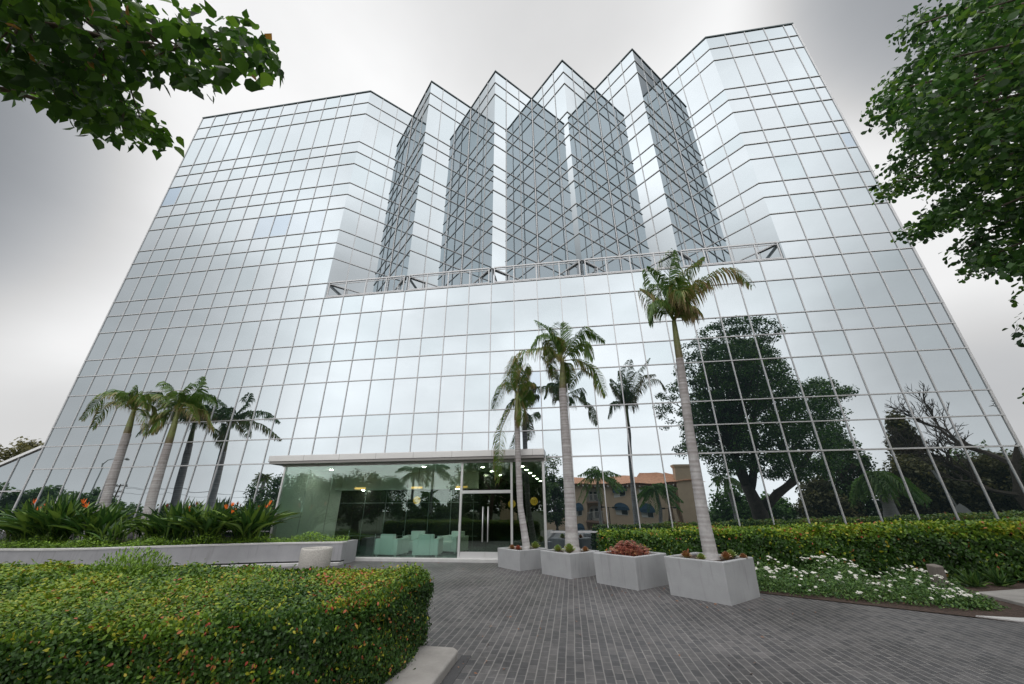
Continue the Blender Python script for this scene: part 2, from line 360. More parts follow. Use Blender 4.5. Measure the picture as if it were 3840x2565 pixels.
def np_mesh(name, V, T, tone, m, parent=None, smooth=False):
    me = bpy.data.meshes.new(name)
    me.vertices.add(len(V)); me.vertices.foreach_set('co', V.astype(np.float32).ravel())
    k = T.shape[1]
    me.loops.add(T.size); me.loops.foreach_set('vertex_index', T.astype(np.int32).ravel())
    me.polygons.add(len(T)); me.polygons.foreach_set('loop_start', np.arange(0, T.size, k, dtype=np.int32))
    a = me.attributes.new('tone', 'FLOAT', 'POINT'); a.data.foreach_set('value', tone.astype(np.float32))
    me.materials.append(M[m]); me.update(calc_edges=True)
    if smooth: me.polygons.foreach_set('use_smooth', np.ones(len(T), bool))
    return link(name, me, parent)

TEMPL = {   # leaf outlines in (along, across, out), triangles
 'diamond': (np.array([(0,0,0),(.5,.28,.06),(1,0,-.05),(.5,-.28,.06)]), np.array([(0,3,2),(0,2,1)])),
 'obovate': (np.array([(0,0,0),(.55,.24,.08),(.88,.17,.05),(1,0,0),(.88,-.17,.05),(.55,-.24,.08)]), np.array([(0,5,1),(5,4,1),(4,2,1),(4,3,2)])),
 'heart': (np.array([(0,0,0),(.10,.30,.05),(.38,.42,.08),(.72,.20,.03),(1.05,0,-.08),(.72,-.20,.03),(.38,-.42,.08),(.10,-.30,.05)]), np.array([(0,2,1),(0,3,2),(0,4,3),(0,5,4),(0,6,5),(0,7,6)])),
}
def unit(a): return a / np.maximum(np.linalg.norm(a, axis=1, keepdims=True), 1e-9)
def leaves(C, N, A, size, tone, templ='diamond', wid=1.0):
    """C centres, N facing normals, A along directions (made square to N), size per leaf"""
    tv, tf = TEMPL[templ]; N = unit(N); A = unit(A - N * (A * N).sum(1, keepdims=True)); B = np.cross(N, A)
    S = np.asarray(size).reshape(-1, 1, 1)
    V = C[:, None, :] + S * (tv[None, :, 0:1] * A[:, None, :] + wid * tv[None, :, 1:2] * B[:, None, :] + tv[None, :, 2:3] * N[:, None, :])
    F = tf[None] + (np.arange(len(C)) * len(tv))[:, None, None]
    return V.reshape(-1, 3), F.reshape(-1, 3), np.repeat(tone, len(tv))
def rand_dir(n, up=0.0):
    d = unit(rng.normal(size=(n, 3))); d[:, 2] += up; return unit(d)
def ground_z(y):
    return 0.0 if y > -19 else (-3.0 if y < -40 else -3.0 * (-19 - y) / 21.0)
PALM_FRONDS={
'P1':[([(23.36,-1.28,5.74),(23.19,-1.25,6.24),(22.8,-1.22,6.22),(22.4,-1.18,5.25)],0.2,0.8),([(23.36,-1.28,5.74),(23.07,-1.47,5.06),(22.78,-1.71,4.28),(22.74,-1.98,2.53)],0.4,0.95),([(23.36,-1.28,5.74),(23.47,-1.23,6.33),(23.76,-1.16,6.98),(23.88,-1.08,6.65)],0.7,0.9),([(23.36,-1.28,5.74),(23.5,-1.15,5.96),(23.72,-0.97,6.25),(23.99,-0.78,6.29)],0.35,0.8),([(23.36,-1.28,5.74),(23.57,-1.41,5.51),(23.77,-1.59,5.64),(23.89,-1.78,5.76)],0.1,0.8),([(23.36,-1.28,5.74),(23.22,-1.15,6.27),(23.3,-0.97,7.03),(23.53,-0.78,7.5)],0.15,0.7),([(23.36,-1.28,5.74),(23.25,-1.39,5.91),(23.13,-1.53,6.25),(23.3,-1.68,7.17)],0.5,0.7),([(23.36,-1.28,5.74),(23.49,-1.36,5.34),(23.54,-1.46,4.95),(23.49,-1.58,4.49)],0.95,1)],
'P2':[([(25.16,-2.45,6.59),(24.96,-2.32,7.29),(24.67,-2.14,8.03),(24.21,-1.95,8.53)],0.05,0.6),([(25.16,-2.45,6.59),(24.85,-2.69,7.37),(24.48,-3,7.45),(24.14,-3.35,6.82)],0.05,0.8),([(25.16,-2.45,6.59),(24.6,-2.4,7.14),(23.71,-2.33,7.08),(23.18,-2.25,6.2)],0.45,0.9),([(25.16,-2.45,6.59),(24.98,-2.21,6.95),(24.75,-1.9,6.99),(24.8,-1.55,6.2)],0.85,1),([(25.16,-2.45,6.59),(25.48,-2.37,7.23),(26.1,-2.27,7.89),(26.76,-2.15,7.38)],0.05,0.7),([(25.16,-2.45,6.59),(25.5,-2.66,6.87),(25.97,-2.94,7.14),(26.19,-3.25,6.29)],0.2,0.9),([(25.16,-2.45,6.59),(25.69,-2.45,6.62),(26.28,-2.45,6.23),(26.55,-2.45,5.22)],0.5,0.9),([(25.16,-2.45,6.59),(25.35,-2.26,6.53),(25.41,-2.02,6.25),(25.33,-1.75,5.97)],0.4,1),([(25.16,-2.45,6.59),(25.15,-2.45,7.32),(25.19,-2.45,8.09)],0.1,0.05),([(25.16,-2.45,6.59),(24.99,-2.58,6.99),(24.93,-2.75,7.34)],0.4,0.3),([(25.16,-2.45,6.59),(25.03,-2.69,6.76),(24.86,-3,6.55),(24.69,-3.35,6.82)],0.5,0.8)],
'P4':[([(28.39,-5.08,6.59),(28.42,-5.03,7.29),(28.55,-4.96,8.21),(28.87,-4.88,9.19)],0.1,0.35),([(28.39,-5.08,6.59),(28.27,-5.16,7.23),(28.11,-5.26,7.77),(27.82,-5.38,8.26)],0.05,0.5),([(28.39,-5.08,6.59),(28.3,-5.03,7.03),(27.99,-4.96,7.37),(27.65,-4.88,7.84)],0.8,0.7),([(28.39,-5.08,6.59),(28.14,-5.32,6.98),(27.8,-5.63,7),(27.49,-5.98,6.24)],0.15,0.9),([(28.39,-5.08,6.59),(28.78,-5.11,7.14),(29.25,-5.15,7.73),(29.93,-5.19,8.1),(30.37,-5.23,8.02),(30.6,-5.28,7.45)],0.8,1),([(28.39,-5.08,6.59),(28.69,-4.92,7.33),(29.1,-4.71,8.32),(29.85,-4.48,9.06)],0.35,0.5),([(28.39,-5.08,6.59),(28.59,-5.29,7.12),(28.59,-5.57,7.36),(28.51,-5.88,6.8)],0.6,0.9),([(28.39,-5.08,6.59),(28.9,-4.87,7.48),(29.39,-4.59,8.11),(29.93,-4.28,8.06)],0.7,0.9),([(28.39,-5.08,6.59),(28.52,-5.24,7.16),(28.59,-5.45,7.54),(28.45,-5.68,7.64)],0.3,0.6),([(28.39,-5.08,6.59),(28.45,-4.87,7.24),(28.4,-4.59,7.98),(28.17,-4.28,8.35)],0.3,0.7),([(28.39,-5.08,6.59),(28.58,-5.21,6.84),(28.77,-5.39,6.92),(28.81,-5.58,6.56)],0.8,1)],
'L1':[([(6.34,-1.45,5.76),(5.45,-1.5,6.56),(4.57,-1.57,6.61),(4.06,-1.65,5.41)],0.45,0.9),([(6.34,-1.45,5.76),(5.27,-1.32,6.27),(4.28,-1.14,6.22),(3.81,-0.95,5.16)],0.6,0.9),([(6.34,-1.45,5.76),(5.99,-1.36,6.36),(5.73,-1.25,6.96)],0.15,0.4),([(6.34,-1.45,5.76),(6.29,-1.34,6.49),(6.8,-1.2,6.71),(7.31,-1.05,6.39)],0.3,0.7),([(6.34,-1.45,5.76),(6.89,-1.58,5.8),(7.57,-1.76,5.41),(8.08,-1.95,4.56)],0.5,0.95),([(6.34,-1.45,5.76),(6.38,-1.29,6.16),(6.79,-1.08,6.06),(6.94,-0.85,5.37)],0.6,0.9),([(6.34,-1.45,5.76),(5.3,-1.21,6.58),(4.22,-0.9,7),(2.96,-0.55,6.94)],0.2,0.8),([(6.34,-1.45,5.76),(6.35,-1.69,6.13),(6.44,-2,6.43),(6.73,-2.35,6.13)],0.3,0.8),([(6.34,-1.45,5.76),(6.69,-1.72,6.11),(7.39,-2.06,6.31),(8.34,-2.45,5.54)],0.4,0.8)],
'L2':[([(8.5,-1.35,5.66),(7.51,-1.32,6.44),(6.61,-1.29,6.49),(5.94,-1.25,5.99)],0.35,0.8),([(8.5,-1.35,5.66),(7.89,-1.3,6.57),(7.2,-1.23,7.11),(6.77,-1.15,7.01)],0.1,0.6),([(8.5,-1.35,5.66),(8.78,-1.35,6.18),(9.12,-1.35,6.63),(9.16,-1.35,7.21)],0.03,0.35),([(8.5,-1.35,5.66),(9.15,-1.48,6.32),(10.14,-1.66,6.29),(10.86,-1.85,5.76)],0.1,0.8),([(8.5,-1.35,5.66),(8.86,-1.24,5.87),(9.57,-1.1,5.74),(10.15,-0.95,4.92)],0.6,0.95),([(8.5,-1.35,5.66),(8.19,-1.46,5.71),(8.06,-1.6,5.37),(8.05,-1.75,4.72)],0.6,0.9),([(8.5,-1.35,5.66),(7.72,-1.08,6.23),(6.87,-0.74,6.21),(6.1,-0.35,6.06)],0.5,0.9),([(8.5,-1.35,5.66),(9,-1.62,5.96),(9.82,-1.96,5.71),(10.77,-2.35,4.99)],0.6,0.9),([(8.5,-1.35,5.66),(8.39,-1.14,6.38),(8.63,-0.86,6.38),(9.03,-0.55,5.89)],0.15,0.7),([(8.5,-1.35,5.66),(8.55,-1.56,6.13),(8.82,-1.84,6.37),(9.03,-2.15,6.08)],0.3,0.6)]}
